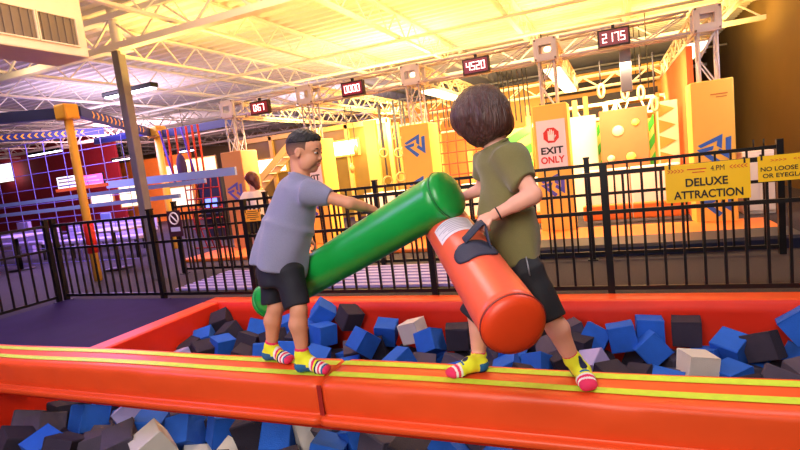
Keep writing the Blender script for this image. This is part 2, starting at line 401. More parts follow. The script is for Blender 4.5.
# ------------------------------------------------------------------ the padded beam
BX0, BX1, ZT = -4.42, 2.3, .30
seamx = -1.36
t = thing('padded_beam', ((BX0 + BX1) / 2, 2.14, .03), 'long orange padded beam with yellow stripes that two boys stand on', 'beam')
M_ss = mat('stripe_tape', lin(192, 218, 56), .5, var=.08, scale=30)
def beam_pad(x0, x1, seed, m):
    """a wrapped vinyl block: rounded top, creased front, flared lower lip"""
    rg = random.Random(seed); sec = [(2.275, .10), (2.28, .12), (2.28, .2), (2.28, .275), (2.277, .288), (2.268, .296), (2.255, .2995), (2.235, .30), (2.14, .301), (2.05, .3), (2.015, .2995), (1.998, .297), (1.987, .291), (1.980, .281), (1.978, .268), (1.978, .24), (1.978, .21), (1.978, .18), (1.978, .155), (1.983, .143), (1.985, .138), (1.965, .135), (1.945, .134), (1.938, .130), (1.936, .122), (1.936, .104), (1.940, .099), (1.97, .098)]
    N = int((x1 - x0) / .03); vs = []; fs = []; n = len(sec)
    creases = [(rg.uniform(x0, x1), rg.uniform(-.5, .5), rg.uniform(.03, .10), rg.uniform(.002, .007)) for _ in range(int((x1 - x0) * 4))]
    for i in range(N + 1):
        x = x0 + (x1 - x0) * i / N; e = min(x - x0, x1 - x)
        for (y, z) in sec:
            off = 0
            if .15 < z < .292 and y < 2.1:
                for cx, sl, w, am in creases: off += am * math.exp(-((x - cx - sl * (z - .22)) / w) ** 2) * math.sin((z - .15) / .14 * PI)
            r = max(0, .012 - e) / .012; rr = .012 * (1 - math.sqrt(max(0, 1 - r * r)))
            vs.append((x, y - off + (rr if y < 2.1 else -rr), z - (rr * .8 if z > .25 else 0) + (.004 * math.sin(x * 3.1 + y * 5) if z > .29 else 0)))
    for i in range(N):
        for k in range(n): fs.append((i * n + k, i * n + (k + 1) % n, (i + 1) * n + (k + 1) % n, (i + 1) * n + k))
    fs += [tuple(range(n - 1, -1, -1)), tuple(N * n + k for k in range(n))]
    b = MB(); b.add(vs, fs, True); return b.build('beam_pad', m, t)
p1 = beam_pad(BX0, seamx - .002, 3, M_orange); p2 = beam_pad(seamx + .002, BX1, 8, M_orange)
for x0, x1, pr_, dy in ((BX0 + .04, seamx - .012, p1, .0), (seamx + .012, BX1 - .03, p2, .006)):
    for yy in (2.07, 2.205):
        N = int((x1 - x0) / .04); vs = []; fs = []
        for i in range(N + 1):
            x = x0 + (x1 - x0) * i / N; w = .004 * math.sin(x * 2.2 + yy * 9) + dy
            for q in (-.026, .026): vs.append((x, yy + w + q, .3035 + .004 * math.sin(x * 3.1 + (yy + w + q) * 5)))
        for i in range(N): fs.append((2 * i, 2 * i + 2, 2 * i + 3, 2 * i + 1))
        b = MB(); b.add(vs, fs, True); b.build('stripe', M_ss, pr_)
b = MB(); b.span((seamx - .012, 1.974, .11), (seamx + .012, 1.979, .285)); b.build('seam', mat('orange_seam', lin(150, 26, 14), .6), t)
b = MB(); b.span((BX0 + .1, 2.0, .034), (PX0 - .01, 2.26, .12)).span((PX0 - .2, 2.02, .036), (BX1, 2.24, .105)); b.build('beam_core', M_orange2, t, bevel=.01)
# ------------------------------------------------------------------ railings
def fence(p0, u, marks, H, step, labels, group, post_w=.055, mids=(.68,), skip_last=True):
    """one panel (a thing) between neighbouring marks: post, rails, pickets"""
    u = Vector(u).normalized(); first = None; R = Matrix((u, Vector((-u.y, u.x, 0)), Vector((0, 0, 1)))).transposed()
    for i in range(len(marks) - 1):
        a = Vector(p0) + u * marks[i]; c = Vector(p0) + u * marks[i + 1]
        t = thing('fence_panel', a, labels[i], 'fence', group)
        b = MB(); b.box(a + Vector((0, 0, (H + .05) / 2)), (post_w, post_w, H + .05), R); po = b.build('post', M_black, t)
        b = MB(); b.box(a + Vector((0, 0, H + .06)), (post_w + .012, post_w + .012, .02), R); b.build('post_cap', M_black, po)
        b = MB(); b.box(a + Vector((0, 0, .006)), (post_w + .05, post_w + .05, .012), R); b.build('base_plate', M_black, po)
        if i == len(marks) - 2:
            b = MB(); b.box(c + Vector((0, 0, (H + .05) / 2)), (post_w, post_w, H + .05), R); b.build('post', M_black, t)
        for z, h in [(H - .02, .034), (.075, .034)] + [(H * m, .03) for m in mids]:
            b = MB(); b.bar(a + u * post_w / 2 + Vector((0, 0, z)), c - u * post_w / 2 + Vector((0, 0, z)), .03, h); b.build('rail', M_black, t)
        L = (c - a).length; n = max(1, round(L / step))
        for k in range(1, n):
            p = a + u * (L * k / n)
            if first is None:
                b = MB(); b.box(p + Vector((0, 0, .06 + (H - .08) / 2)), (.019, .019, H - .08), R); first = b.build('picket', M_black, t); fp = p
            else: share(first, 'picket', t, p - fp)
FY = 4.46
xs = [at(q, 250, FY).x for q in (64, 156, 250, 431, 609)]
xs = [-6.84, xs[1], xs[2], xs[3], xs[4], 1.55, 3.0]
lab = ['black picket fence panel at the left corner of the purple mat', 'black picket fence panel just right of the grey column, round white sign on it',
       'black picket fence panel behind the striding boy in the grey shirt', 'black picket fence panel behind the boy in the olive shirt and the orange tube',
       'black picket fence panel carrying the yellow deluxe attraction sign', 'black picket fence panel carrying the yellow loose items sign at the right']
fence((0, FY, 0), (1, 0, 0), xs, 1.035, .137, lab, 'railing behind the foam pit')
fence((-6.84, FY, 0), (0, -1, 0), [0.1, 1.75, 3.4], 1.035, .137, ['black fence panel running toward the viewer beside the purple mat, next to the corner', 'black fence panel beside the purple mat cut off at the left edge'], 'railing beside the purple mat')
RY = 5.9
rx = [-6.2, -4.5, -2.8, -1.15, .0, 1.44]
rx[4] = at(589, 200, RY).x
fence((0, RY, 0), (1, 0, 0), rx, 1.055, .137, ['rear black railing panel at the far left, behind the round sign', 'rear black railing panel behind the green tube', 'rear black railing panel between the two boys', 'rear black railing panel just right of the boy in olive, with a tall post', 'rear black railing panel behind the deluxe attraction sign, last on the right'], 'rear railing by the obstacle course')
# ------------------------------------------------------------------ foam cubes
CUBES = [
('b', 0, 'J', 0.166, 4.11, -0.158, -3.07, -3.11, 0.02),
('k', 0, 'J', 0.408, 4.101, -0.16, -3.12, 3.13, -0.09),
('b', 0, 'J', 0.161, 3.951, -0.245, 1.37, -0.68, 0.32),
('b', 0, 'J', -0.027, 4.0, -0.176, -3.05, 2.98, 0.08),
('w', 0, 'J', 0.422, 3.722, -0.272, -3.1, -2.98, 0.33),
('k', 0, 'J', 0.844, 3.97, -0.216, 1.33, -0.34, -0.42),
('b', 0, 'J', 1.078, 4.084, -0.104, 1.8, -2.24, -0.35),
('b', 0, 'J', -2.661, 4.11, -0.038, -1.28, 2.47, -2.48),
('k', 0, 'J', -2.377, 4.11, -0.084, -0.41, -0.25, -2.1),
('b', 0, 'J', -2.067, 3.748, -0.184, -0.14, 0.87, -2.23),
('w', 0, 'J', -1.717, 4.046, -0.181, 0.25, -0.0, -1.73),
('b', 0, 'J', -1.519, 3.908, -0.226, 0.43, -0.41, -1.85),
('k', 0, 'J', -1.287, 3.95, -0.186, -0.41, -1.6, 2.23),
('b', 0, 'J', -2.58, 3.943, -0.19, -0.03, -0.09, -2.02),
('b', 1, 'J', -3.5, 2.271, -0.23, 0.19, -0.45, -1.82),
('b', 1, 'J', -2.657, 2.313, -0.267, -2.83, -2.46, 1.56),
('b', 1, 'J', -2.406, 2.397, -0.263, 1.4, -1.28, 1.14),
('b', 1, 'J', -1.971, 2.391, -0.27, 3.1, -2.44, 1.88),
('b', 0, 'C', -0.217, 4.018, -0.2, 0.48, 0.33, 1.52),
('k', 0, 'C', -0.179, 3.963, -0.406, -0.27, -0.27, 0.37),
('l', 0, 'C', -0.229, 3.658, -0.283, -0.36, -0.37, 1.22),
('g', 0, 'C', -0.393, 4.065, -0.194, -0.08, -0.32, 0.43),
('g', 0, 'C', -0.521, 3.829, -0.246, 0.46, -0.36, 0.15),
('b', 0, 'C', -0.59, 3.624, -0.291, -0.36, 0.5, 0.94),
('k', 0, 'C', -0.418, 3.682, -0.278, -0.03, -0.28, 0.48),
('g', 0, 'C', 0.705, 3.915, -0.414, -0.04, 0.23, 0.5),
('b', 0, 'C', 0.508, 3.956, -0.33, -0.18, 0.15, 1.1),
('b', 0, 'C', 0.665, 3.996, -0.244, 0.14, -0.41, 0.9),
('k', 0, 'C', 0.671, 3.481, -0.323, -0.37, 0.43, 1.31),
('g', 0, 'C', 0.993, 3.646, -0.286, 0.33, -0.1, 0.48),
('b', 0, 'C', 1.083, 4.039, -0.345, 0.09, 0.48, 0.42),
('k', 0, 'C', 0.953, 3.93, -0.413, -0.04, 0.08, 1.45),
('k', 0, 'C', 0.074, 3.634, -0.365, -0.25, -0.48, 1.0),
('g', 0, 'C', 0.25, 3.762, -0.413, -0.33, 0.02, 0.18),
('k', 0, 'C', -0.02, 3.913, -0.495, 0.45, 0.18, 0.43),
('b', 0, 'C', 0.216, 3.471, -0.324, 0.18, -0.39, 1.35),
('k', 0, 'C', -0.348, 3.883, -0.232, 0.16, 0.06, 1.22),
('b', 0, 'C', -1.975, 4.033, -0.19, 0.24, 0.14, 0.23),
('k', 0, 'C', -1.793, 3.982, -0.429, 0.07, 0.35, 0.14),
('g', 0, 'C', -1.525, 3.712, -0.382, 0.38, 0.17, 0.26),
('b', 0, 'C', -1.677, 3.611, -0.294, -0.2, -0.39, 1.02),
('g', 0, 'C', -1.265, 3.748, -0.375, 0.29, 0.36, 1.37),
('b', 0, 'C', -1.122, 3.532, -0.311, -0.35, 0.22, 1.31),
('b', 0, 'C', -2.152, 3.623, -0.399, 0.27, -0.13, 0.28),
('k', 0, 'C', -2.517, 4.015, -0.487, 0.14, 0.19, 0.59),
('b', 0, 'C', -2.783, 4.11, -0.215, 0.19, 0.34, 0.1),
('b', 0, 'C', -2.486, 3.648, -0.321, 0.34, 0.29, 0.22),
('b', 0, 'C', -3.094, 4.099, -0.186, 0.26, -0.28, 0.24),
('b', 0, 'C', -2.796, 3.678, -0.279, -0.49, 0.13, 0.47),
('b', 0, 'C', -3.414, 4.035, -0.2, -0.48, 0.37, 0.6),
('b', 0, 'C', -3.063, 3.657, -0.283, -0.27, 0.13, 0.62),
('k', 0, 'C', -3.354, 3.809, -0.25, -0.26, 0.36, 0.26),
('k', 0, 'C', -3.219, 3.566, -0.304, 0.09, 0.41, 0.28),
('k', 0, 'C', -3.92, 4.11, -0.143, 0.49, -0.29, 0.4),
('b', 0, 'C', -3.599, 3.735, -0.266, 0.16, 0.11, 1.14),
('b', 0, 'C', -3.92, 3.84, -0.243, 0.37, -0.21, 0.49),
('k', 0, 'C', -3.92, 3.662, -0.282, -0.01, -0.4, 1.22),
('k', 0, 'C', -3.742, 3.625, -0.29, 0.35, 0.05, 1.11),
('l', 0, 'C', -3.92, 3.485, -0.321, -0.25, -0.16, 1.26),
('k', 0, 'C', -3.691, 3.952, -0.219, -0.26, -0.41, 1.44),
('k', 0, 'C', -2.806, 3.884, -0.233, 0.06, -0.34, 1.56),
('k', 0, 'C', -3.093, 3.871, -0.236, -0.28, -0.34, 0.02),
('b', 0, 'C', -0.807, 3.767, -0.259, 0.33, 0.34, 0.01),
('k', 0, 'C', -0.659, 3.459, -0.327, 0.2, 0.37, 0.75),
('b', 0, 'C', -0.796, 3.578, -0.301, 0.08, -0.45, 0.08),
('k', 0, 'C', -0.673, 3.926, -0.224, -0.06, -0.49, 1.2),
('g', 0, 'C', -0.988, 3.789, -0.254, -0.42, -0.17, 1.26),
('k', 0, 'C', -0.102, 3.53, -0.311, 0.3, 0.06, 0.72),
('g', 0, 'C', 0.829, 3.569, -0.303, 0.36, 0.42, 1.4),
('k', 0, 'C', -2.045, 3.9, -0.293, -0.01, -0.17, 0.33),
('b', 0, 'C', -1.985, 3.833, -0.466, -0.13, 0.28, 0.86),
('g', 1, 'C', -3.74, 2.115, -0.24, -0.46, -0.28, 0.04),
('g', 1, 'C', -3.92, 2.139, -0.24, -0.48, 0.22, 0.53),
('k', 1, 'C', -3.703, 1.898, -0.24, 0.24, 0.47, 1.28),
('l', 1, 'C', -3.226, 2.395, -0.239, -0.29, -0.46, 1.0),
('b', 1, 'C', -3.422, 1.921, -0.24, 0.17, -0.29, 1.36),
('g', 1, 'C', -3.125, 2.057, -0.272, -0.1, -0.11, 0.72),
('g', 1, 'C', -2.926, 2.077, -0.24, 0.32, -0.24, 0.74),
('b', 1, 'C', -2.895, 2.256, -0.24, 0.02, 0.18, 0.5),
('w', 1, 'C', -2.702, 2.103, -0.24, 0.11, -0.49, 0.94),
('w', 1, 'C', -2.516, 2.237, -0.439, 0.24, 0.28, 0.82),
('w', 1, 'C', -2.278, 2.283, -0.409, 0.47, -0.44, 1.38),
('w', 1, 'C', -1.804, 2.463, -0.257, -0.39, -0.03, 0.89),
('k', 1, 'C', -2.161, 2.383, -0.239, 0.06, -0.25, 0.34),
('g', 1, 'C', -1.597, 2.437, -0.237, -0.15, -0.34, 1.14),
('b', 1, 'C', -1.525, 2.22, -0.24, -0.13, 0.24, 0.2),
('b', 1, 'C', -1.427, 2.373, -0.24, -0.38, -0.01, 1.1),
('g', 1, 'C', -1.255, 2.313, -0.24, 0.11, 0.36, 1.19),
('g', 1, 'C', -0.734, 2.455, -0.24, -0.4, 0.2, 1.01),
('b', 1, 'C', -0.572, 2.372, -0.24, -0.24, -0.18, 1.0),
('b', 1, 'C', -0.876, 2.341, -0.24, 0.47, 0.45, 1.36),
('k', 1, 'C', -3.79, 2.3, -0.24, -0.01, 0.21, 1.35),
('k', 1, 'C', -3.24, 1.919, -0.24, -0.35, 0.23, 0.23),
('k', 1, 'C', -1.076, 2.276, -0.24, 0.25, 0.03, 1.53),
('k', 0, 'F', -0.96, 3.63, -0.379, -0.21, -0.33, 1.45),
('g', 0, 'F', -2.22, 3.84, -0.333, 0.35, 0.0, 0.47),
('b', 0, 'F', -2.955, 4.05, -0.287, 0.13, -0.26, 1.07),
('b', 0, 'F', -2.64, 3.735, -0.356, 0.02, -0.22, 0.02),
('g', 0, 'F', -1.17, 4.05, -0.287, 0.23, -0.2, 0.81),
('b', 0, 'F', 0.615, 3.735, -0.356, -0.03, -0.16, 0.66),
('b', 0, 'F', -2.325, 3.945, -0.44, -0.17, 0.06, 1.27),
('k', 0, 'F', 0.09, 4.05, -0.417, -0.33, -0.3, 1.31),
('k', 0, 'F', -2.535, 3.84, -0.463, -0.37, -0.16, 0.81),
('g', 0, 'F', 0.3, 4.05, -0.417, 0.0, 0.04, 0.76),
('b', 0, 'F', 0.825, 4.05, -0.417, -0.1, -0.09, 1.11),
('k', 0, 'F', -2.01, 4.05, -0.417, 0.4, -0.02, 1.08),
('b', 0, 'F', -1.485, 3.945, -0.44, -0.07, -0.38, 0.87),
('k', 0, 'F', -1.275, 3.945, -0.44, 0.26, 0.4, 0.2),
('b', 0, 'F', -2.745, 4.05, -0.417, 0.03, -0.03, 0.03),
('g', 1, 'F', -3.69, 2.605, -0.35, 0.14, 0.23, 0.99),
('g', 1, 'F', -2.955, 2.605, -0.35, 0.03, -0.03, 0.74),
('b', 1, 'F', -3.375, 2.5, -0.35, -0.05, 0.06, 1.39),
('b', 1, 'F', -3.69, 2.395, -0.35, -0.04, -0.28, 1.22),
('g', 1, 'F', -3.27, 2.185, -0.35, 0.08, 0.21, 0.62),
('k', 1, 'F', -1.8, 2.185, -0.35, 0.06, -0.03, 0.73),
('k', 1, 'F', -2.22, 2.08, -0.35, -0.29, -0.16, 1.41),
('k', 1, 'F', -3.9, 2.605, -0.35, 0.2, 0.26, 1.05),
('k', 1, 'F', -3.585, 2.08, -0.35, -0.37, -0.3, 1.36),
('k', 1, 'F', -2.535, 2.5, -0.35, -0.12, 0.25, 0.2),
('g', 1, 'F', -3.585, 2.5, -0.48, 0.16, -0.04, 1.43),
]

FCOL = {'b': mat('foam_blue', lin(24, 92, 196), .85, var=.10, scale=9, bump=.25, bscale=140), 'k': mat('foam_black', lin(46, 38, 54), .9, var=.12, scale=9, bump=.25, bscale=140),
        'g': mat('foam_grey', lin(80, 70, 88), .9, var=.1, scale=9, bump=.25, bscale=140), 'w': mat('foam_white', lin(214, 206, 196), .85, var=.04, scale=9, bump=.2, bscale=140), 'l': mat('foam_lavender', lin(168, 160, 214), .85, var=.05, scale=9, bump=.2, bscale=140)}
CN = {'b': 'blue', 'k': 'black', 'g': 'grey', 'w': 'white', 'l': 'pale lavender'}
foam = {}
def foam_mesh(c, v):
    """soft-edged foam cube, its faces slightly dished"""
    if (c, v) in foam: return foam[(c, v)]
    rg = random.Random(v * 7 + 1); s = .0925; bm = bmesh.new(); bmesh.ops.create_cube(bm, size=2 * s)
    bmesh.ops.bevel(bm, geom=bm.edges[:], offset=.006, segments=2, affect='EDGES', profile=.6)
    for vv in bm.verts:
        vv.co += Vector([rg.uniform(-.004, .004) for _ in range(3)]); vv.co.x *= 1 + .04 * (rg.random() - .5)
    me = bpy.data.meshes.new('foam_cube'); bm.to_mesh(me); bm.free(); me.materials.append(FCOL[c])
    foam[(c, v)] = me; return me
cl = {}
rows = []
for i, (c, fr, kd, x, y, z, ea, eb, ec) in enumerate(CUBES):
    px, py = proj((x, y, z)); rows.append((c, fr, kd, px, i))
for c, fr, kd, px, i in sorted(rows, key=lambda r: r[3]):
    key = (c, fr, kd == 'F'); cl.setdefault(key, []).append(i)
for (c, fr, fill), ids in cl.items():
    for n, i in enumerate(ids):
        _, _, _, x, y, z, ea, eb, ec = CUBES[i]
        ob = bpy.data.objects.new('foam_cube', foam_mesh(c, i % 5)); COL.objects.link(ob); ob.location = (x, y, z); ob.rotation_euler = (ea, eb, ec)
        w = ordinal(n + 1); side = 'in front of the beam' if fr else 'behind the beam'
        if len(ids) == 1: w = 'only'
        if fill: l = f'half-buried {CN[c]} foam cube {side}, {w} such from the left'
        else: l = f'{CN[c]} foam cube lying {side}, {w} from the left'
        tag(ob, l, 'foam cube', f'{CN[c]} foam cubes {side}')
# ------------------------------------------------------------------ jousting tubes
M_green = mat('green_vinyl', lin(22, 156, 64), .32, var=.06, scale=4, bump=.06, bscale=12, spec=.5)
M_red = mat('coral_vinyl', lin(230, 92, 64), .36, var=.04, scale=4, bump=.05, bscale=12, spec=.45)
M_cap = mat('orange_cap_vinyl', lin(214, 62, 20), .42, var=.05, scale=5, bump=.08, bscale=14)
M_navy = mat('navy_webbing', lin(38, 42, 66), .7, bump=.2, bscale=200)
def lathe(axis0, axis1, prof, n=48):
    """prof: list of (t along the axis in metres from axis0, radius)"""
    a = Vector(axis0); d = (Vector(axis1) - a).normalized(); u = d.cross(Vector((0, 0, 1))).normalized(); v = u.cross(d); vs = []; fs = []
    for t, r in prof:
        for k in range(n): vs.append(a + d * t + (u * math.cos(2 * PI * k / n) + v * math.sin(2 * PI * k / n)) * r)
    for i in range(len(prof) - 1):
        for k in range(n): fs.append((i * n + k, i * n + (k + 1) % n, (i + 1) * n + (k + 1) % n, (i + 1) * n + k))
    fs += [tuple(range(n - 1, -1, -1)), tuple((len(prof) - 1) * n + k for k in range(n))]
    return vs, fs
def handle(a, d, r, t, out, parent, tang_len=.16, across=False, path=None):
    """webbing patch laid on the tube with a strap loop over it; a + d t is the axis point, out the outward direction"""
    out = (out - d * out.dot(d)).normalized(); s = d.cross(out); p = a + d * t
    vs = []; fs = []; N = 10; K = 14
    for i in range(N + 1):
        for j in range(K + 1):
            q = -tang_len / 2 + tang_len * i / N; e = abs(2 * i / N - 1); w = (.80 if across else .62) * (1 - .45 * e ** 3)
            th = w * (2 * j / K - 1); vs.append(p + d * q + (out * math.cos(th) + s * math.sin(th)) * (r + .006))
    for i in range(N):
        for j in range(K): x = i * (K + 1) + j; fs.append((x, x + 1, x + K + 2, x + K + 1))
    b = MB(); b.add(vs, fs, True); o = b.build('handle_patch', M_navy, parent); m = o.modifiers.new('solid', 'SOLIDIFY'); m.thickness = .006
    b = MB(); pts = []
    for i in range(13):
        f = i / 12; th = (f - .5) * 1.15
        pts.append(p + (out * math.cos(th) + s * math.sin(th)) * (r + .008 + .042 * math.sin(PI * f) ** .6) - d * .02 if across else p + d * (-.06 + .12 * f) + out * (r + .008 + .05 * math.sin(PI * f) ** .6))
    if path: pts = path
    vs = []; fs = []
    for q in pts:
        for w in (-.026, .026):
            for h in (0, .006): vs.append(q + (d if across else s) * w + out * h)
    for i in range(12):
        k = 4 * i
        for x, y in ((0, 1), (1, 3), (3, 2), (2, 0)): fs.append((k + x, k + y, k + 4 + y, k + 4 + x))
    fs += [(0, 2, 3, 1), (48, 49, 51, 50)]
    b.add(vs, fs, True); b.build('strap', M_navy, o)
# green
gA = atd(268, 301, 3.12); gB = atd(446, 195, 2.28)
gd = (gB - gA).normalized(); gL = (gB - gA).length; R0, R1 = .104, .112
t = thing('jousting_tube', (gA + gB) / 2 - Vector((0, 0, .3)), 'green padded vinyl jousting tube held by the boy in grey', 'padded tube')
rr = lambda q: R0 + (R1 - R0) * q / gL
pr = [(0, rr(0) * .985)] + [(gL * i / 30, rr(gL * i / 30) * (1 + .006 * math.sin(i * 1.7))) for i in range(1, 30)] + [(gL, rr(gL) * .985)]
b = MB(); b.add(*lathe(gA, gB, pr), True); b.build('tube_sleeve', M_green, t)
for q, sg in ((0, -1), (gL, 1)):
    R = rr(q); p = [(q - sg * .012, R * 1.0), (q, R * 1.012), (q + sg * .012, R * .985), (q + sg * .026, R * .92), (q + sg * .036, R * .75), (q + sg * .043, R * .45), (q + sg * .046, R * .12)]
    if sg < 0: p = p[::-1]
    b = MB(); b.add(*lathe(gA, gB, p), True); e = b.build('end_cap', M_green, t)
    b = MB(); pts = []
    u = gd.cross(Vector((0, 0, 1))).normalized(); v = u.cross(gd)
    for k in range(40): pts.append(gA + gd * q + (u * math.cos(k * PI / 20) + v * math.sin(k * PI / 20)) * R * 1.012)
    b.tube(pts, .003, 6, closed=True); b.build('piping', mat('green_piping', lin(14, 96, 40), .4), e)
seam = [gA + gd * (gL * i / 20) + (Vector((0, 0, 1)) - gd * gd.z).normalized() * rr(gL * i / 20) * 1.003 * .94 + (-u) * rr(0) * .34 for i in range(1, 20)]
G_up = (Vector((0, 0, 1)) - gd * gd.z).normalized()
handle(gA, gd, R0 + .002, gL * .27, G_up + u * .2, t, .15)
handle(gA, gd, R0 + .006, gL * .66, G_up + u * -.9 if (-u).y > 0 else G_up + u * .9, t, .15)
# orange-red
oB = atd(513, 324, 1.64); oA = atd(441, 217, 2.55)
od = (oB - oA).normalized(); oL = (oB - oA).length; OR = .1075
t = thing('jousting_tube', (oA + oB) / 2 - Vector((0, 0, .3)), 'orange-red padded vinyl jousting tube held by the boy in olive', 'padded tube')
pr = [(oL * i / 24, OR * (.985 if i in (0, 24) else 1 + .005 * math.sin(i * 1.3))) for i in range(25)]
b = MB(); b.add(*lathe(oA, oB, pr), True); b.build('tube_sleeve', M_red, t)
for q, sg in ((0, -1), (oL, 1)):
    p = [(q - sg * .012, OR), (q, OR * 1.01), (q + sg * .008, OR * .985), (q + sg * .02, OR * .93), (q + sg * .028, OR * .75), (q + sg * .033, OR * .45), (q + sg * .034, OR * .12)]
    if sg < 0: p = p[::-1]
    b = MB(); b.add(*lathe(oA, oB, p), True); e = b.build('end_cap', M_cap, t); e['label'] = 'deeper orange round end cap'
    u = od.cross(Vector((0, 0, 1))).normalized(); v = u.cross(od)
    b = MB(); b.tube([oA + od * q + (u * math.cos(k * PI / 20) + v * math.sin(k * PI / 20)) * OR * 1.01 for k in range(40)], .003, 6, closed=True)
    b.build('piping', mat('maroon_piping', lin(120, 40, 40), .5), e)
# outward direction of the handle: the side of the tube that shows at pixel (478, 243)
def surf(px, py):
    for i in range(600):
        p = atd(px, py, 1.5 + i * .002); q = oA + od * (p - oA).dot(od)
        if (p - q).length < OR: return p
    return p
hp = surf(475, 249); hq = oA + od * (hp - oA).dot(od); h_out = (hp - hq).normalized(); h_t = (hp - oA).dot(od)
sb0, sb1, sap = surf(464, 243), surf(490, 248), atd(483, 224, 2.0)
O_HANDLE = sap
spath = []
for i in range(13):
    f = i / 12; e = 1 - abs(2 * f - 1) ** 2.4; spath.append(sb0.lerp(sb1, f).lerp(sap + (sb1 - sb0) * (f - .5) * .45, e) + h_out * .006)
handle(oA, od, OR + .001, h_t, h_out, t, .13, True, spath)
# printed instruction label
lp = surf(455, 228); lq = oA + od * (lp - oA).dot(od); lo = (lp - lq).normalized(); lt = (lp - oA).dot(od); ls = od.cross(lo)
def patch(t0, t1, th0, th1, r, N=6, K=12):
    vs = []; fs = []
    for i in range(N + 1):
        for j in range(K + 1):
            q = t0 + (t1 - t0) * i / N; th = th0 + (th1 - th0) * j / K; vs.append(oA + od * q + (lo * math.cos(th) + ls * math.sin(th)) * r)
    for i in range(N):
        for j in range(K): x = i * (K + 1) + j; fs.append((x, x + 1, x + K + 2, x + K + 1))
    return vs, fs
b = MB(); b.add(*patch(lt - .10, lt + .045, -.8, .8, OR + .0025), True); lb = b.build('instruction_label', mat('label_white', lin(226, 220, 228), .5), t); lb['label'] = 'white printed label'
b = MB()
for i in range(7):
    q = lt - .085 + .017 * i; b.add(*patch(q, q + .006, -.7, .7 - .2 * (i % 3), OR + .0035, 1), True)
b.build('printed_lines', mat('label_print', lin(176, 168, 184), .6), lb)
# yellow band round the far end
b = MB(); b.add(*lathe(oA, oB, [(.03, OR + .0015), (.15, OR + .0015)]), True); b.f = b.f[:-2]; b.mi = b.mi[:-2]; b.smooth = b.smooth[:-2]
b.build('yellow_band', mat('yellow_vinyl', lin(232, 196, 110), .45), t)
# ------------------------------------------------------------------ the two boys
M_skin = mat('skin', lin(208, 144, 112), .5, var=.03, scale=20, spec=.35)
M_skin2 = mat('skin_fair', lin(224, 164, 142), .5, var=.03, scale=20, spec=.35)
M_shirt1 = mat('grey_shirt', lin(128, 128, 158), .9, var=.08, scale=250, bump=.15, bscale=300, sheen=.2)
M_shirt2 = mat('olive_shirt', lin(112, 106, 62), .9, var=.08, scale=250, bump=.15, bscale=300, sheen=.2)
M_short1 = mat('navy_shorts', lin(14, 15, 30), .75, bump=.1, bscale=200)
M_short2 = mat('black_shorts', lin(16, 16, 26), .7, bump=.1, bscale=200)
M_hair1 = mat('dark_hair', lin(20, 13, 14), .6, var=.3, scale=40, bump=.5, bscale=90)
M_fade = mat('hair_fade', lin(84, 60, 52), .7, var=.15, scale=120, bump=.3, bscale=200)
M_hair2 = mat('brown_hair', lin(72, 42, 36), .38, var=.35, scale=9, bump=.6, bscale=12, stretch=(14, 14, 1.2))
M_lace = mat('black_cord', lin(30, 26, 30), .7)
S_Y = mat('sock_yellow', lin(226, 232, 40), .85, bump=.2, bscale=300); S_P = mat('sock_pink', lin(222, 44, 92), .85, bump=.2, bscale=300)
S_B = mat('sock_blue', lin(24, 100, 150), .85, bump=.2, bscale=300); S_W = mat('sock_white', lin(232, 228, 220), .85, bump=.2, bscale=300); S_N = mat('sock_navy', lin(18, 26, 66), .85, bump=.2, bscale=300)
SOCKS = [S_Y, S_P, S_B, S_W, S_N]
up = np.array((0, 0, 1.))
def D(x, y, d): return A3(atd(x, y, d))
def vdir(x, y):
    v = A3(ray(x, y)); v[2] = 0; v /= np.linalg.norm(v); return v, np.array((v[1], -v[0], 0))     # view direction, right of picture
def foot(s, ank, heel, toe, k=.02, g=0.):
    z = ZT + .004
    h = np.array((heel[0], heel[1], z + .03)); t = np.array((toe[0], toe[1], z + .021)); f = t - h; f[2] = 0; L = np.linalg.norm(f); f /= L; sd = np.cross(up, f)
    h2 = h + f * .03; ball = h + f * (L * .68); ball[2] = z + .026; mid = h + f * L * .42; mid[2] = z + .042
    s.cap(ank, h2, .030 + g, .030 + g, k); s.cap(h2, mid, .031 + g, .03 + g, k); s.cap(mid, ball, .028 + g, .026 + g, k); s.cap(ank, mid, .027 + g, .024 + g, k)
    tt = t - f * .02
    for o in (-.018, -.004, .012): s.cap(ball + sd * o, tt + sd * o * 1.15 - f * (.008 if o > 0 else 0), .022 + g, .016 + g, k * .6)
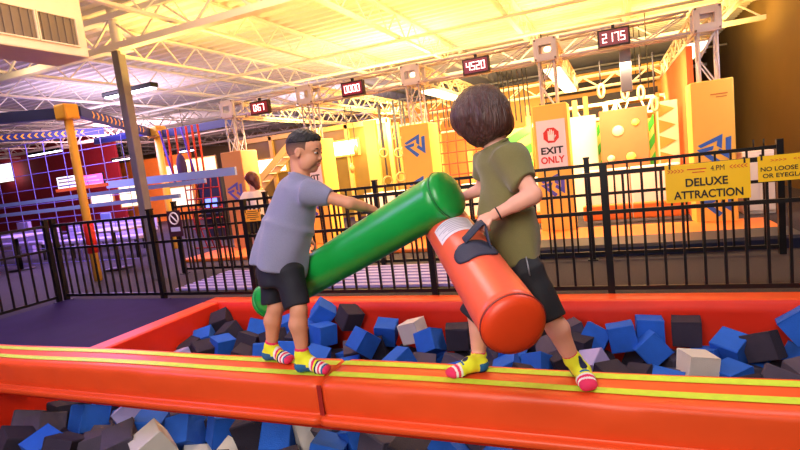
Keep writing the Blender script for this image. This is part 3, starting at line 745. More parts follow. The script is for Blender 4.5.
def sock(parent, ank, top, heel, toe, style, label=None):
    allp = np.array([ank, top, heel, toe]); s = SDF(allp.min(0) - .07, allp.max(0) + .07, .0032)
    foot(s, ank, heel, toe, .02, .003); s.cone(ank + (top - ank) * -.05, top, (.033, .033), (.0335, .0335), (1, 0, 0), k=.015, rnd=.003)
    s.half((0, 0, ZT + .004), (0, 0, -1), allp.min(0) - .1, allp.max(0) + .1, .003)
    f = np.array((toe[0] - heel[0], toe[1] - heel[1], 0)); L = np.linalg.norm(f); f /= L
    sd = np.cross(up, f); ax = (top - ank) / np.linalg.norm(top - ank); tl = (top - ank) @ ax
    def pick(c):
        u = (c - np.array((heel[0], heel[1], 0))) @ f / L; zz = c[:, 2] - ZT; w = (c - np.array((heel[0], heel[1], 0))) @ sd; a = (c - ank) @ ax
        m = np.zeros(len(c), int)
        if style == 1:
            m[(u < .42) & (zz < .052)] = 2; m[(u < .66) & (zz < .020)] = 2
            for lo, hi, q in ((.50, .55, 3), (.55, .60, 1), (.60, .65, 0), (.65, .70, 4), (.70, .75, 3), (.75, .80, 1), (.80, .85, 3), (.85, .9, 2)): m[(u >= lo) & (u < hi) & (zz > .008)] = q
            m[u >= .9] = 1; m[(u > .25) & (u < .5) & (np.abs(w) > .018) & (zz < .04)] = 2
        else:
            m[(u < .25) & (zz < .05)] = 2; m[(u < .7) & (zz < .014)] = 4
            m[(((u - .52) / .075) ** 2 + (w / .016) ** 2 < 1) & (zz > .03)] = 4; m[(u > .60) & (u < .64) & (zz > .03) & (np.abs(w) < .02)] = 2
            for lo, hi, q in ((.68, .73, 3), (.73, .79, 1), (.79, .84, 3), (.84, .89, 1)): m[(u >= lo) & (u < hi)] = q
            m[u >= .89] = 1
        ra = np.linalg.norm(c - ank - a[:, None] * ax, axis=1); m[(a > tl - .013) & (ra < .042)] = 1; return m
    o = s.build('sock', SOCKS, parent, pick)
    if label: o['label'] = label
    return o
# ---- the boy in grey
v, r = vdir(300, 250)
w1 = v * .94 - r * .34                                   # near shoulder to far shoulder
sh_n, sh_f = D(311, 193, 2.56), D(300, 191, 2.78)
el_n, wr_n = D(350, 203, 2.52), D(373, 209.5, 2.62)
el_f, wr_f = D(301, 226, 2.86), D(308, 239, 2.91)
pel = D(278, 264, 2.69); hp_n, hp_f = D(287, 268, 2.63), D(270, 266, 2.78)
kn_n, kn_f = D(299, 309, 2.58), D(276, 307, 2.76)
ft_n = (A3(atz(298, 371, ZT)), A3(atz(331, 374, ZT))); ft_f = (A3(atz(266, 359, ZT)), A3(atz(293, 364, ZT)))
an_n = D(302, 355, 2.60); an_f = D(271, 347, 2.81)
hd = D(304.5, 152, 2.66); hf = r * .90 - v * .40; hf = hf + up * -.24
Fr = frame(hf, up * 1 - r * .02); hz = .99
tl1 = 'boy in a grey T-shirt and dark shorts, leaning forward to push the green tube'
P1 = thing('person', A3(pel) * np.array((1, 1, 0)) + np.array((0, 0, ZT)), tl1, 'person', 'boys on the beam')
b = SDF((-2.35, 1.3, .28), (-.85, 2.9, 1.6), .0045)
head(b, hd, Fr, hz)
nk = D(300.5, 178, 2.67)
b.cap(hd + Fr @ np.array((-.03, 0, -.06)), nk, .042, .045, k=.015); b.cap(nk, D(299, 196, 2.67), .05, .06)
b.cone(D(278, 262, 2.69), D(299, 196, 2.67), (.10, .08), (.11, .075), w1, k=.02, rnd=.03)
b.cap(sh_n, sh_f, .045, .045, k=.02)
b.chain([sh_n, el_n, wr_n], [.036, .028, .0205]); b.chain([sh_f, el_f, wr_f], [.036, .028, .0205])
b.cap(el_n + (wr_n - el_n) * .1, el_n + (wr_n - el_n) * .5, .0295, .026, k=.01)
hand(b, wr_n, D(386, 215.5, 2.68) - wr_n, -up - r * .2, -1, .82, (.5, .6, .4), .0185)
hand(b, wr_f, D(318, 247.5, 2.90) - wr_f, -up - v * .3, 1, .82, (.7, .9, .6), .0185)
b.cap(hp_n, hp_f, .068, .068, k=.02)
for h, kn, an, ft in ((hp_n, kn_n, an_n, ft_n), (hp_f, kn_f, an_f, ft_f)):
    b.cap(h, kn, .056, .042, k=.02); b.cap(kn, an, .040, .0265, k=.012)
    cm = kn + (an - kn) * .32 - r * .012; b.cap(kn + (an - kn) * .12 - r * .006, cm, .038, .042, k=.02); b.cap(cm, kn + (an - kn) * .75, .041, .028, k=.02)
    foot(b, an, ft[0], ft[1])
b.build('body', M_skin, P1)
# hair: a faded cap and a darker brushed top
L = lambda q: hd + Fr @ (np.array(q) * hz)
s = SDF(hd - .17, hd + .17, .003)
s.ell(L((-.014, 0, .024)), np.array((.0885, .0735, .0840)) * hz, Fr)
s.half(L((.062, 0, .04)), Fr @ np.array((.93, 0, -.36)), hd - .2, hd + .2); s.half(L((-.01, 0, -.012)), Fr @ np.array((.32, 0, -1.)), hd - .2, hd + .2)
for y in (-1, 1): s.ell(L((.005, y * .078, -.008)), np.array((.024, .03, .030)) * hz, Fr, op='c', k=.005)
for y in (-1, 1): s.ell(L((.072, y * .05, .0)), np.array((.040, .04, .045)) * hz, Fr, op='c', k=.005)
_nt = M_fade.node_tree; _b = _nt.nodes['Principled BSDF']; _tc = _nt.nodes.new('ShaderNodeTexCoord'); _sp = _nt.nodes.new('ShaderNodeSeparateXYZ'); _mr = _nt.nodes.new('ShaderNodeMapRange'); _rp = _nt.nodes.new('ShaderNodeValToRGB')
_nt.links.new(_tc.outputs['Object'], _sp.inputs['Vector']); _nt.links.new(_sp.outputs['Z'], _mr.inputs['Value']); _mr.inputs['From Min'].default_value = hd[2] - ZT - .045; _mr.inputs['From Max'].default_value = hd[2] - ZT + .055
_nt.links.new(_mr.outputs['Result'], _rp.inputs['Fac']); _nt.links.new(_rp.outputs['Color'], _b.inputs['Base Color'])      # clipper fade: hair grows denser upward
_rp.color_ramp.elements[0].color = (*lin(190, 128, 100), 1); _rp.color_ramp.elements[1].color = (*lin(44, 30, 28), 1)
s.build('hair_fade', M_fade, P1)
s = SDF(hd - .17, hd + .17, .003)
s.ell(L((-.010, 0, .030)), np.array((.093, .076, .089)) * hz, Fr); s.ell(L((.026, 0, .080)), np.array((.054, .054, .026)) * hz, Fr, k=.02)
s.half(L((.08, 0, .058)), Fr @ np.array((.5, 0, -1.)), hd - .2, hd + .2, .008); s.half(L((-.02, 0, .045)), Fr @ np.array((.2, 0, -1.)), hd - .2, hd + .2, .008)
s.ruffle(.0012, 260, 3, Fr[:, 0] * .6 + Fr[:, 1]); s.build('hair', M_hair1, P1)
face_bits(hd, Fr, hz, P1, mat('iris_brown', lin(40, 24, 18), .2), M_hair1, M_skin)
# shirt
s = SDF((-2.35, 1.6, .6), (-1.0, 2.9, 1.5), .0042)
hm = D(277, 270, 2.685); md = D(288.5, 226, 2.69); tp = D(299.5, 187, 2.68)
s.cone(hm, md, (.154, .142), (.140, .134), w1, k=.02, rnd=.006); s.cone(md - (md - hm) * .05, tp, (.138, .130), (.115, .084), w1, k=.04, rnd=.03)
s.cap(sh_n - (sh_n - sh_f) * .12, sh_f, .062, .062, k=.05)
s.cap(D(294, 190, 2.70), D(288, 213, 2.71), .076, .088, k=.05)
s.cone(sh_n + (el_n - sh_n) * -.15, D(331, 197.5, 2.535), (.066, .062), (.045, .040), up, k=.03, rnd=.004)
s.cone(sh_f + (el_f - sh_f) * -.1, sh_f + (el_f - sh_f) * .62, (.062, .062), (.05, .05), w1, k=.03, rnd=.004)
s.cap(nk + up * .0, tp, .062, .08, k=.03)
s.half(nk + up * .012 + r * .008, up + r * .45, nk - .09, nk + .09, .006)
s.ruffle(.0075, 38, 5, r * .5 + up * .6)
s.build('t_shirt', M_shirt1, P1)
b2 = MB(); cpt = [Vector(nk + up * .008 + (r * math.cos(a) * .054 + v * math.sin(a) * .050) - up * .45 * math.cos(a) * .054) for a in [k * PI / 14 for k in range(28)]]
b2.tube(cpt, .0065, 8, closed=True); b2.build('collar', M_shirt1, P1)
# shorts
s = SDF((-2.3, 1.7, .4), (-1.2, 2.8, 1.1), .0045)
s.cone(D(277, 258, 2.69), D(280, 286, 2.69), (.112, .100), (.122, .104), w1, k=.03, rnd=.02); s.cap(hp_n, hp_f, .074, .074, k=.03)
for h, kn, q in ((hp_n, kn_n, D(297.5, 306.5, 2.59)), (hp_f, kn_f, D(274, 303.5, 2.77))): s.cone(h + (q - h) * .1, q, (.076, .080), (.066, .064), r, k=.03, rnd=.004)
s.ruffle(.004, 40, 9, r * .8); s.build('shorts', M_short1, P1)
for ft, an, kn in ((ft_n, an_n, kn_n), (ft_f, an_f, kn_f)): sock(P1, an, an + (kn - an) * .17, ft[0], ft[1], 1, 'yellow, blue and pink striped grip sock')
# ---- the boy in olive
v, r = vdir(505, 230)
w2 = v * .96 - r * .26
sh_n, sh_f = D(511, 161, 2.12), D(488, 160, 2.34)
el_n, wr_n = D(533, 195, 2.03), D(496, 214.5, 2.05)
el_f, wr_f = D(482, 189, 2.42), D(464, 196.5, 2.47)
hp_n, hp_f = D(523, 270, 2.17), D(507, 270, 2.33)
kn_n, kn_f = D(547, 313, 2.10), D(477, 314, 2.38)
ft_n = (A3(atz(577, 373, ZT)), A3(atz(592, 394, ZT))); ft_f = (A3(atz(487, 370, ZT)), A3(atz(448, 380, ZT)))
an_n = D(573, 360, 2.15); an_f = D(479, 357, 2.43)
hd = D(481, 116, 2.24); hf = -r * .93 + v * .36 - up * .30; Fr = frame(hf, up); hz = 1.06
P2 = thing('person', D(516, 262, 2.25) * np.array((1, 1, 0)) + np.array((0, 0, ZT)), 'boy with a brown bob and olive T-shirt gripping the orange tube', 'person', 'boys on the beam')
b = SDF((-1.15, 1.25, .28), (.25, 2.75, 1.72), .0045)
head(b, hd, Fr, hz)
nk = D(495.5, 147, 2.23)
b.cap(hd + Fr @ np.array((-.035, 0, -.06)), nk, .046, .05, k=.015); b.cap(nk, D(501, 166, 2.22), .05, .06)
b.cone(D(515, 258, 2.25), D(501, 166, 2.22), (.11, .085), (.10, .075), w2, k=.02, rnd=.03); b.cap(sh_n, sh_f, .045, .045, k=.02)
b.chain([sh_n, el_n, wr_n], [.040, .034, .0235]); b.cap(el_n + (wr_n - el_n) * .05, el_n + (wr_n - el_n) * .45, .035, .032, k=.012)
b.chain([sh_f, el_f, wr_f], [.038, .032, .023])
hl = A3(O_HANDLE)
hand(b, wr_n, D(480, 222, 1.98) - wr_n, -up * .8 + v * .35, 1, 1.05, (.75, 1.0, .7), .023)
hand(b, wr_f, D(450, 203, 2.50) - wr_f, -up, -1, .9, (.5, .8, .6), .021)
b.cap(hp_n, hp_f, .068, .068, k=.02)
for h, kn, an, ft in ((hp_n, kn_n, an_n, ft_n), (hp_f, kn_f, an_f, ft_f)):
    b.cap(h, kn, .064, .045, k=.02); b.cap(kn, an, .044, .0285, k=.012)
    bk = r * .012; cm = kn + (an - kn) * .33 + bk; b.cap(kn + (an - kn) * .12 + bk * .5, cm, .038, .041, k=.02); b.cap(cm, kn + (an - kn) * .78, .040, .029, k=.02)
    foot(b, an, ft[0], ft[1])
b.build('body', M_skin2, P2)
L = lambda q: hd + Fr @ (np.array(q) * hz)
s = SDF(hd - .22, hd + .22, .0036)
s.ell(L((-.002, 0, .026)), np.array((.116, .104, .102)) * hz, Fr); s.ell(L((-.016, 0, -.040)), np.array((.104, .104, .104)) * hz, Fr, k=.04); s.ell(L((.048, 0, -.045)), np.array((.046, .092, .068)) * hz, Fr, k=.03)
s.ell(L((.045, 0, .01)), np.array((.075, .096, .06)) * hz, Fr, k=.04)
s.half(L((-.02, 0, -.118)), Fr @ np.array((-.1, 0, -1.)), hd - .3, hd + .3, .008)
s.ell(L((.122, 0, -.088)), np.array((.084, .075, .082)) * hz, Fr, op='c', k=.008)
s.ruffle(.0018, 170, 4, Fr[:, 1] * .9 + Fr[:, 0]); s.build('hair', M_hair2, P2)
face_bits(hd, Fr, hz, P2, mat('iris_brown', lin(40, 24, 18), .2), M_hair2, M_skin2)
s = SDF((-1.1, 1.5, .6), (.2, 2.75, 1.6), .0042)
hm = D(515, 261, 2.25); md = D(507, 212, 2.24); tp = D(500, 158, 2.24)
s.cone(hm, md, (.142, .118), (.133, .113), w2, k=.02, rnd=.006); s.cone(md - (md - hm) * .05, tp, (.13, .112), (.115, .09), w2, k=.04, rnd=.03)
s.cap(sh_n - (sh_n - sh_f) * .05, sh_f, .062, .06, k=.05)
s.cone(sh_n + (el_n - sh_n) * -.25, sh_n + (el_n - sh_n) * .66, (.066, .066), (.062, .058), w2, k=.035, rnd=.004)
s.cone(sh_f + (el_f - sh_f) * -.1, sh_f + (el_f - sh_f) * .62, (.062, .062), (.052, .052), w2, k=.03, rnd=.004)
s.cap(nk, tp, .06, .08, k=.03); s.half(nk + up * .015, up - r * .35, nk - .09, nk + .09, .006)
s.ruffle(.008, 40, 12, r * .4 + up * .7); s.build('t_shirt', M_shirt2, P2)
b2 = MB(); cpt = [Vector(nk + up * .010 + (r * math.cos(a) * .054 + v * math.sin(a) * .052) + up * .35 * math.cos(a) * .054) for a in [k * PI / 14 for k in range(28)]]
b2.tube(cpt, .0065, 8, closed=True); b2.build('collar', M_shirt2, P2)
s = SDF((-1.0, 1.5, .4), (.2, 2.7, 1.1), .0045)
s.cone(D(516, 246, 2.25), D(517, 282, 2.25), (.108, .09), (.118, .098), w2, k=.03, rnd=.02); s.cap(hp_n, hp_f, .078, .078, k=.03)
for h, q in ((hp_n, D(553, 321, 2.105)), (hp_f, D(472, 317, 2.38))): s.cone(h + (q - h) * .08, q, (.080, .082), (.064, .064), r, k=.035, rnd=.004)
s.ruffle(.0045, 42, 19, r * .8); o = s.build('shorts', M_short2, P2)
zp = [Vector(D(526, 257, 2.10)), Vector(D(528, 266, 2.075)), Vector(D(530, 276, 2.07))]
b2 = MB(); b2.tube(zp, .003, 6); b2.build('zip', mat('zip_grey', lin(150, 150, 160), .4, .5), o)
# wristband
wb = wr_n + (el_n - wr_n) * .06; ax = (el_n - wr_n) / np.linalg.norm(el_n - wr_n); e1 = np.cross(ax, up); e1 /= np.linalg.norm(e1); e2 = np.cross(e1, ax)
b2 = MB(); b2.tube([Vector(wb + (e1 * math.cos(k * PI / 12) + e2 * math.sin(k * PI / 12)) * .0258) for k in range(24)], .0032, 8, closed=True); b2.build('wristband', M_lace, P2)
for ft, an, kn in ((ft_n, an_n, kn_n), (ft_f, an_f, kn_f)): sock(P2, an, an + (kn - an) * .19, ft[0], ft[1], 2, 'yellow grip sock with a navy dot and pink toe')
# ---- the girl beyond the railings
v, r = vdir(252, 190); d0 = 8.1
hd = D(251.5, 179, d0); Fr = frame(v * .9 - r * .35, up); hz = .98
gz = hd[2]
P3 = thing('person', (hd[0], hd[1], 0), 'girl with reddish hair in a white T-shirt, hands on hips, beyond the railings', 'person')
b = SDF((hd[0] - .5, hd[1] - .5, -.01), (hd[0] + .5, hd[1] + .5, gz + .16), .008)
head(b, hd, Fr, hz); c0 = hd - up * .19
wd = r * .95 + v * .3
b.cap(hd - up * .06, c0, .045, .05, k=.02); b.cone(c0 - up * .42, c0, (.11, .08), (.125, .075), wd, k=.02, rnd=.03)
for sg in (-1, 1):
    sh = c0 + wd * .13 * sg - up * .03; el = c0 + wd * .25 * sg - up * .24 - v * .06; wr = c0 + wd * .13 * sg - up * .36
    b.chain([sh, el, wr], [.038, .032, .023], k=.015); hand(b, wr, -wd * sg * .8 - up * .5, -wd * sg, sg, .9, (.3, .4, .3), .02)
    hp = c0 + wd * .075 * sg - up * .45; kn = hp - up * .36; an = np.array((kn[0], kn[1], .07))
    b.cap(hp, kn, .075, .048, k=.02); b.cap(kn, an, .046, .03, k=.02); b.cap(an - up * .03, an + v * .13 - up * .04, .034, .026, k=.015)
b.build('body', M_skin2, P3)
s = SDF(hd - .28, hd + .28, .006)
s.ell(hd + up * .02 - Fr[:, 0] * .01, (.105, .10, .105), Fr); s.cap(hd - Fr[:, 0] * .03 + r * .02, hd - Fr[:, 0] * .06 + r * .05 - up * .13, .085, .05, k=.03)
s.ruffle(.005, 80, 2); s.build('hair', mat('auburn_hair', lin(92, 36, 24), .5, var=.3, scale=20), P3)
s = SDF((hd[0] - .5, hd[1] - .5, gz - .75), (hd[0] + .5, hd[1] + .5, gz), .008)
s.cone(c0 - up * .40, c0 - up * .0, (.13, .10), (.13, .09), wd, k=.03, rnd=.02)
for sg in (-1, 1): sh = c0 + wd * .12 * sg - up * .03; s.cone(sh, c0 + wd * .2 * sg - up * .15 - v * .03, (.06, .06), (.052, .052), v, k=.03, rnd=.004)
s.half(c0 + up * .02, up, c0 - .2, c0 + .2); s.ruffle(.005, 40, 3); s.build('t_shirt', mat('white_shirt', lin(226, 214, 214), .9), P3)
s = SDF((hd[0] - .4, hd[1] - .4, gz - 1.1), (hd[0] + .4, hd[1] + .4, gz - .5), .008)
s.cone(c0 - up * .37, c0 - up * .48, (.12, .10), (.13, .105), wd, k=.03, rnd=.01)
for sg in (-1, 1): s.cone(c0 + wd * .075 * sg - up * .44, c0 + wd * .08 * sg - up * .66, (.085, .085), (.08, .08), v, k=.02, rnd=.004)
s.build('shorts', M_short1, P3)
# ------------------------------------------------------------------ obstacle course beyond the railings
M_truss = mat('truss_white', lin(196, 186, 194), .45, var=.03)
M_yel = mat('banner_yellow', lin(248, 198, 84), .6, var=.03, scale=2)
M_blue = mat('logo_blue', lin(52, 104, 200), .6)
M_sign = mat('sign_yellow', lin(250, 198, 20), .45)
M_ink = mat('print_black', lin(26, 20, 20), .6); M_red = mat('print_red', lin(214, 44, 30), .6)
M_white = mat('pad_white', lin(236, 222, 214), .5, var=.02); M_purple = mat('logo_purple', lin(84, 84, 190), .6)
X, Yv, Z = Vector((1, 0, 0)), Vector((0, 1, 0)), Vector((0, 0, 1))
def truss(name, p, q, s, label, cat='truss', group=None, bay=.3, tr=.018, m=None, up=(0, 0, 1)):
    p = Vector(p); q = Vector(q); d = (q - p).normalized(); u = Vector(up); u = (u - d * u.dot(d)).normalized(); w = d.cross(u); L = (q - p).length
    t = thing(name, (p + q) / 2 - Vector((0, 0, s / 2)), label, cat, group); m = m or M_truss
    b = MB()
    for a in (-1, 1):
        for c in (-1, 1): o = (u * a + w * c) * s / 2; b.tube([p + o, q + o], tr, 8)
    b.build('chords', m, t)
    b = MB(); n = max(1, round(L / bay))
    for i in range(n):
        a0, a1 = p + d * (L * i / n), p + d * (L * (i + 1) / n); f = 1 if i % 2 else -1
        for sd in (-1, 1):
            b.tube([a0 + w * sd * s / 2 + u * f * s / 2, a1 + w * sd * s / 2 - u * f * s / 2], tr * .6, 6)
            b.tube([a0 + u * sd * s / 2 + w * f * s / 2, a1 + u * sd * s / 2 - w * f * s / 2], tr * .6, 6)
    b.build('bracing', m, t); return t
def logo(o, ux, uy, s, m, parent, name='logo'):
    """three-stroke angular arrow mark"""
    b = MB()
    for pl in ([(.03, .68), (.76, 1.0), (.72, .52), (.58, .62), (.60, .79), (.12, .60)], [(.84, .86), (1., .90), (.97, .12), (.58, .42), (.66, .53), (.83, .40)], [(0, .54), (.50, .64), (.46, .50), (.26, .46), (.68, .12), (.56, 0)]):
        b.prism([(x * s, y * s) for x, y in pl], Vector(o) + Vector(ux).cross(Vector(uy)).normalized() * .0005, ux, uy, .002)
    return b.build(name, m, parent)
TZ0, TZ1 = 2.52, 2.80; TZ = (TZ0 + TZ1) / 2; TS = .27; TY = 8.0
tx = [-6.56, -4.86, -2.88, -.81, 1.2]
who = ['leftmost', 'behind the boy in grey', 'right of the hanging rings', 'with the exit only sign', 'rightmost']
where = ['at the far left end beside the girl', 'just right of the boy in grey', 'above the raised end of the green tube', 'just right of the boy in olive', 'at the right end of the gantry']
for i, x in enumerate(tx):
    t = thing('truss_corner_block', (x, TY, TZ0 - .04), f'white gantry corner block {where[i]}', 'truss block', 'gantry corner blocks')
    b = MB(); s = .135
    for a in (-1, 1):
        for c in (-1, 1):
            b.bar((x + a * s, TY + c * s, TZ - s), (x + a * s, TY + c * s, TZ + s), .05); b.bar((x + a * s, TY - s, TZ + c * s), (x + a * s, TY + s, TZ + c * s), .05); b.bar((x - s, TY + a * s, TZ + c * s), (x + s, TY + a * s, TZ + c * s), .05)
    b.build('block_frame', M_truss, t, bevel=.006)
    for c in (-1, 1):
        b = MB(); yy = TY + c * (s + .024)
        b.span((x - s, yy - .004, TZ - s), (x - .085, yy + .004, TZ + s)).span((x + .085, yy - .004, TZ - s), (x + s, yy + .004, TZ + s)).span((x - .085, yy - .004, TZ - s), (x + .085, yy + .004, TZ - .06)).span((x - .085, yy - .004, TZ + .06), (x + .085, yy + .004, TZ + s))
        b.build('block_plate', M_truss, t, bevel=.003)
    for a in (-1, 1):
        for c in (-1, 1): b = MB(); b.tube([(x + a * s, TY - s - .03, TZ + c * s), (x + a * s, TY - s - .04, TZ + c * s)], .014, 8); b.build('bolt', mat('bolt_steel', lin(120, 110, 110), .4, .7), t)
    truss('tower_truss', (x, TY, 1.80), (x, TY, TZ - s), .21, f'truss leg above the tower sleeve {where[i]}', 'truss', 'gantry tower legs', bay=.42, up=(0, 1, 0), tr=.016)
    t = thing('tower_sleeve', (x, TY, 0), f'square ' + ('orange' if i == 0 else 'yellow') + f' tower sleeve {where[i]}', 'banner', 'gantry tower sleeves')
    w = .24
    b = MB(); b.span((x - w, TY - w, .02), (x + w, TY + w, 1.88)); b.build('sleeve', mat('banner_orange', lin(200, 140, 86), .6) if i == 0 else M_yel, t, bevel=.015)
    fy = TY - w - .002
    if i == 4: logo((x - .20, fy, .80), X, Z, .39, M_blue, t); logo((x - .20, fy, .12), X, Z, .39, M_blue, t); b = MB(); b.span((x - .02, fy - .002, 1.69), (x + .17, fy, 1.705)); b.span((x + .04, fy - .002, 1.655), (x + .16, fy, 1.667)); b.build('caption_print', mat('print_orange', lin(214, 120, 40), .6), t)
    if i == 2: logo((x - .20, fy, 1.36), X, Z, .36, M_blue, t); logo((x - .20, fy, .70), X, Z, .36, M_blue, t)
    if i == 0: logo((x - .20, fy, .95), X, Z, .36, M_purple, t)
    if i in (1, 3):
        b = MB(); b.span((x - .20, fy - .006, .98), (x + .20, fy, 1.66)); sg = b.build('exit_sign', mat('sign_white', lin(238, 226, 230), .5), t); sg['label'] = 'white exit only sign with red hand symbol'
        o8 = [(.115 * math.cos(PI / 8 + k * PI / 4), .115 * math.sin(PI / 8 + k * PI / 4)) for k in range(8)]
        b = MB(); b.prism(o8, (x, fy - .0065, 1.44), X, Z, .001); b.build('stop_octagon', M_red, sg)
        b = MB(); c0 = Vector((x, fy - .008, 1.43))
        b.prism([(-.045, -.06), (.035, -.07), (.05, -.01), (.04, .02), (-.045, .02)], c0, X, Z, .001)
        for k, h in enumerate((.055, .075, .07, .05)): b.prism([(-.045 + .023 * k, .015), (-.026 + .023 * k, .015), (-.028 + .023 * k, .02 + h), (-.043 + .023 * k, .02 + h)], c0, X, Z, .001)
        b.prism([(.035, -.05), (.07, .0), (.06, .015), (.035, -.01)], c0, X, Z, .001)
        b.build('hand_symbol', mat('print_white', lin(245, 235, 235), .6), sg)
        text('word_exit', 'EXIT', (x - .155, fy - .008, 1.175), X, Z, .10, M_ink, sg, .31, .03); text('word_only', 'ONLY', (x - .165, fy - .008, 1.04), X, Z, .10, M_red, sg, .33, .03)
        logo((x - .20, fy, .55), X, Z, .34, M_purple, t)
spn = ['carrying the leftmost red clock', 'carrying the red clock that reads all zeros', 'above the head of the boy in olive', 'right of the exit sign tower']
for i in range(4): truss('gantry_truss', (tx[i] + .2, TY, TZ), (tx[i + 1] - .2, TY, TZ), TS, f'gantry truss span {spn[i]}', 'truss', 'gantry spans', bay=.62, tr=.018)
# side trusses running back, and the rear gantry
BY = 13.0
M_warm = mat('truss_cream', lin(246, 232, 190), .5)
for i, x in enumerate(tx): truss('side_truss', (x, TY + .2, TZ), (x, BY + .07, TZ), TS, f'truss running back from the gantry block {where[i]}', 'truss', 'side trusses', bay=.34, tr=.022, m=M_warm)
truss('rear_truss', (tx[0], BY + .2, TZ), (tx[4], BY + .2, TZ), TS, 'long rear truss across the back of the obstacle course', 'truss', None, bay=.36, tr=.02, m=M_warm)
for x, nm in ((-2.9, 'left'), (-.8, 'middle'), (1.2, 'right')): pass
# the scoreboard clocks: dark case, glowing digits
SEG = {'0': 'abcdef', '1': 'bc', '2': 'abged', '3': 'abgcd', '4': 'fgbc', '5': 'afgcd', '6': 'afgedc', '7': 'abc', '8': 'abcdefg', '9': 'abfgcd'}
M_led = mat('led_digits', (.9, .2, .15), .5, emit=(1., .68, .64), estr=4.); M_case = mat('clock_case', lin(46, 12, 14), .5)
M_face = mat('clock_face', lin(64, 10, 14), .35, emit=(.5, .01, .03), estr=.45)
def clock(px, py, s, label):
    c = at(px, py, TY - .32); w, h = .40, .235
    t = thing('countdown_clock', c - Z * h / 2, label, 'clock', 'red digit clocks on the gantry')
    b = MB(); b.span(c - Vector((w / 2, 0, h / 2)), c + Vector((w / 2, .09, h / 2))); b.build('case', M_case, t, bevel=.01)
    b = MB(); b.span(c - Vector((w / 2 - .025, .002, h / 2 - .025)), c + Vector((w / 2 - .025, .002, h / 2 - .025))); b.build('face', M_face, t)
    b = MB(); b.bar(c + Vector((0, .09, 0)), c + Vector((0, .26, 0)), .04); b.bar(c + Vector((0, .05, h / 2)), c + Vector((0, .05, h / 2 + .05)), .04); b.build('bracket', M_black, t)
    b = MB(); n = len(s.replace(':', '')); x = -n * .037 + .037 - (.012 if ':' in s else 0)
    for ch in s:
        if ch == ':':
            for dz in (-.03, .03): b.span(c + Vector((x - .044, -.008, dz - .008)), c + Vector((x - .03, -.005, dz + .008)))
            x += .018; continue
        hx, hz, q = .023, .052, .011
        R = {'a': (-hx, hx, hz, hz), 'g': (-hx, hx, 0, 0), 'd': (-hx, hx, -hz, -hz), 'f': (-hx, -hx, 0, hz), 'b': (hx, hx, 0, hz), 'e': (-hx, -hx, -hz, 0), 'c': (hx, hx, -hz, 0)}
        for k in SEG[ch]: a0, a1, z0, z1 = R[k]; b.span(c + Vector((x + a0 - q / 2, -.008, z0 - q / 2)), c + Vector((x + a1 + q / 2, -.005, z1 + q / 2)))
        x += .074
    b.build('digits', M_led, t)
clock(259, 107.5, '0:67', 'red digit clock above the girl, at the left end of the gantry'); clock(352, 88.5, '0000', 'red digit clock reading all zeros'); clock(475.5, 65.5, '4520', 'red digit clock above the boy in olive'); clock(613.5, 37, '2175', 'red digit clock at the right end of the gantry')
# floor pads of the course
M_orpad = mat('orange_pad', lin(238, 120, 40), .5, var=.04, scale=3)
b = MB(); b.span((-7.2, 6.8, .002), (1.75, 7.9, .06)); tag(b.build('landing_mat', M_orpad, bevel=.015), 'long orange landing mat along the foot of the obstacle course', 'mat')
M_tram = mat('trampoline_blue', lin(22, 26, 56), .5)
b = MB()
vs = []; fs = []; N = 40
for i in range(N + 1):
    x = -1.6 + 3.3 * i / N; f = i / N; yf = 5.95 + .25 * (1 - (2 * f - 1) ** 2) * 0 + .35 * max(0, f - .55) ** 1.2
    for (dy, z) in ((0, .0), (0, .10), (.03, .13), (.55, .13), (.58, .1), (.58, 0)): vs.append((x, 6.05 + dy + .28 * max(0, f - .6), z))
for i in range(N):
    for k in range(6): fs.append((6 * i + k, 6 * i + (k + 1) % 6, 6 * i + 6 + (k + 1) % 6, 6 * i + 6 + k))
fs += [(5, 4, 3, 2, 1, 0), tuple(6 * N + k for k in range(6))]
b.add(vs, fs); tag(b.build('curved_bumper', M_tram), 'dark blue curved bumper pad on the floor behind the rear railing', 'pad')
# lavender slatted deck left of centre
t = thing('slatted_deck', (-3.2, 5.3, 0), 'low lavender slatted deck between the two railings on the left', 'deck')
M_lav = mat('deck_lavender', lin(160, 150, 214), .5)
for k in range(7):
    b = MB(); b.span((-5.2, 4.75 + .15 * k, .03), (-1.25, 4.84 + .15 * k, .06)); b.build('slat', M_lav, t, bevel=.004)
b = MB()
for x in (-5.1, -3.2, -1.35): b.span((x - .03, 4.76, 0), (x + .03, 5.72, .03))
b.build('bearer', M_black, t)
# padded white walls
def wall_pad(x0, x1, y, z0, z1, m, label, name='wall_pad', group='upright pads of the obstacle course', th=.14):
    t = thing(name, ((x0 + x1) / 2, y, z0), label, 'pad', group); n = max(1, round((x1 - x0) / .6))
    for k in range(n):
        a, c = x0 + (x1 - x0) * k / n, x0 + (x1 - x0) * (k + 1) / n
        b = MB(); b.span((a + .006, y, z0), (c - .006, y + th, z1)); b.build('pad_panel', m, t, bevel=.025)
    return t
wall_pad(-2.55, -1.1, 8.9, 0, .80, M_white, 'white upright pads between the two boys, low behind the railings'); wall_pad(-.5, .93, 8.9, 0, .82, M_white, 'white upright pads behind the railing right of the boy in olive')
wall_pad(-4.5, -3.2, 8.9, 0, .8, M_white, 'white upright pads behind the boy in grey'); wall_pad(-6.2, -5.2, 8.9, 0, .95, mat('pad_coral', lin(236, 140, 110), .5), 'coral upright pads under the girl at the left')
wall_pad(-2.55, -1.1, 8.55, .06, .26, M_orpad, 'orange kick pad below the white pads between the boys'); wall_pad(-.5, .93, 8.45, .06, .30, M_orpad, 'orange kick pad below the white pads on the right')
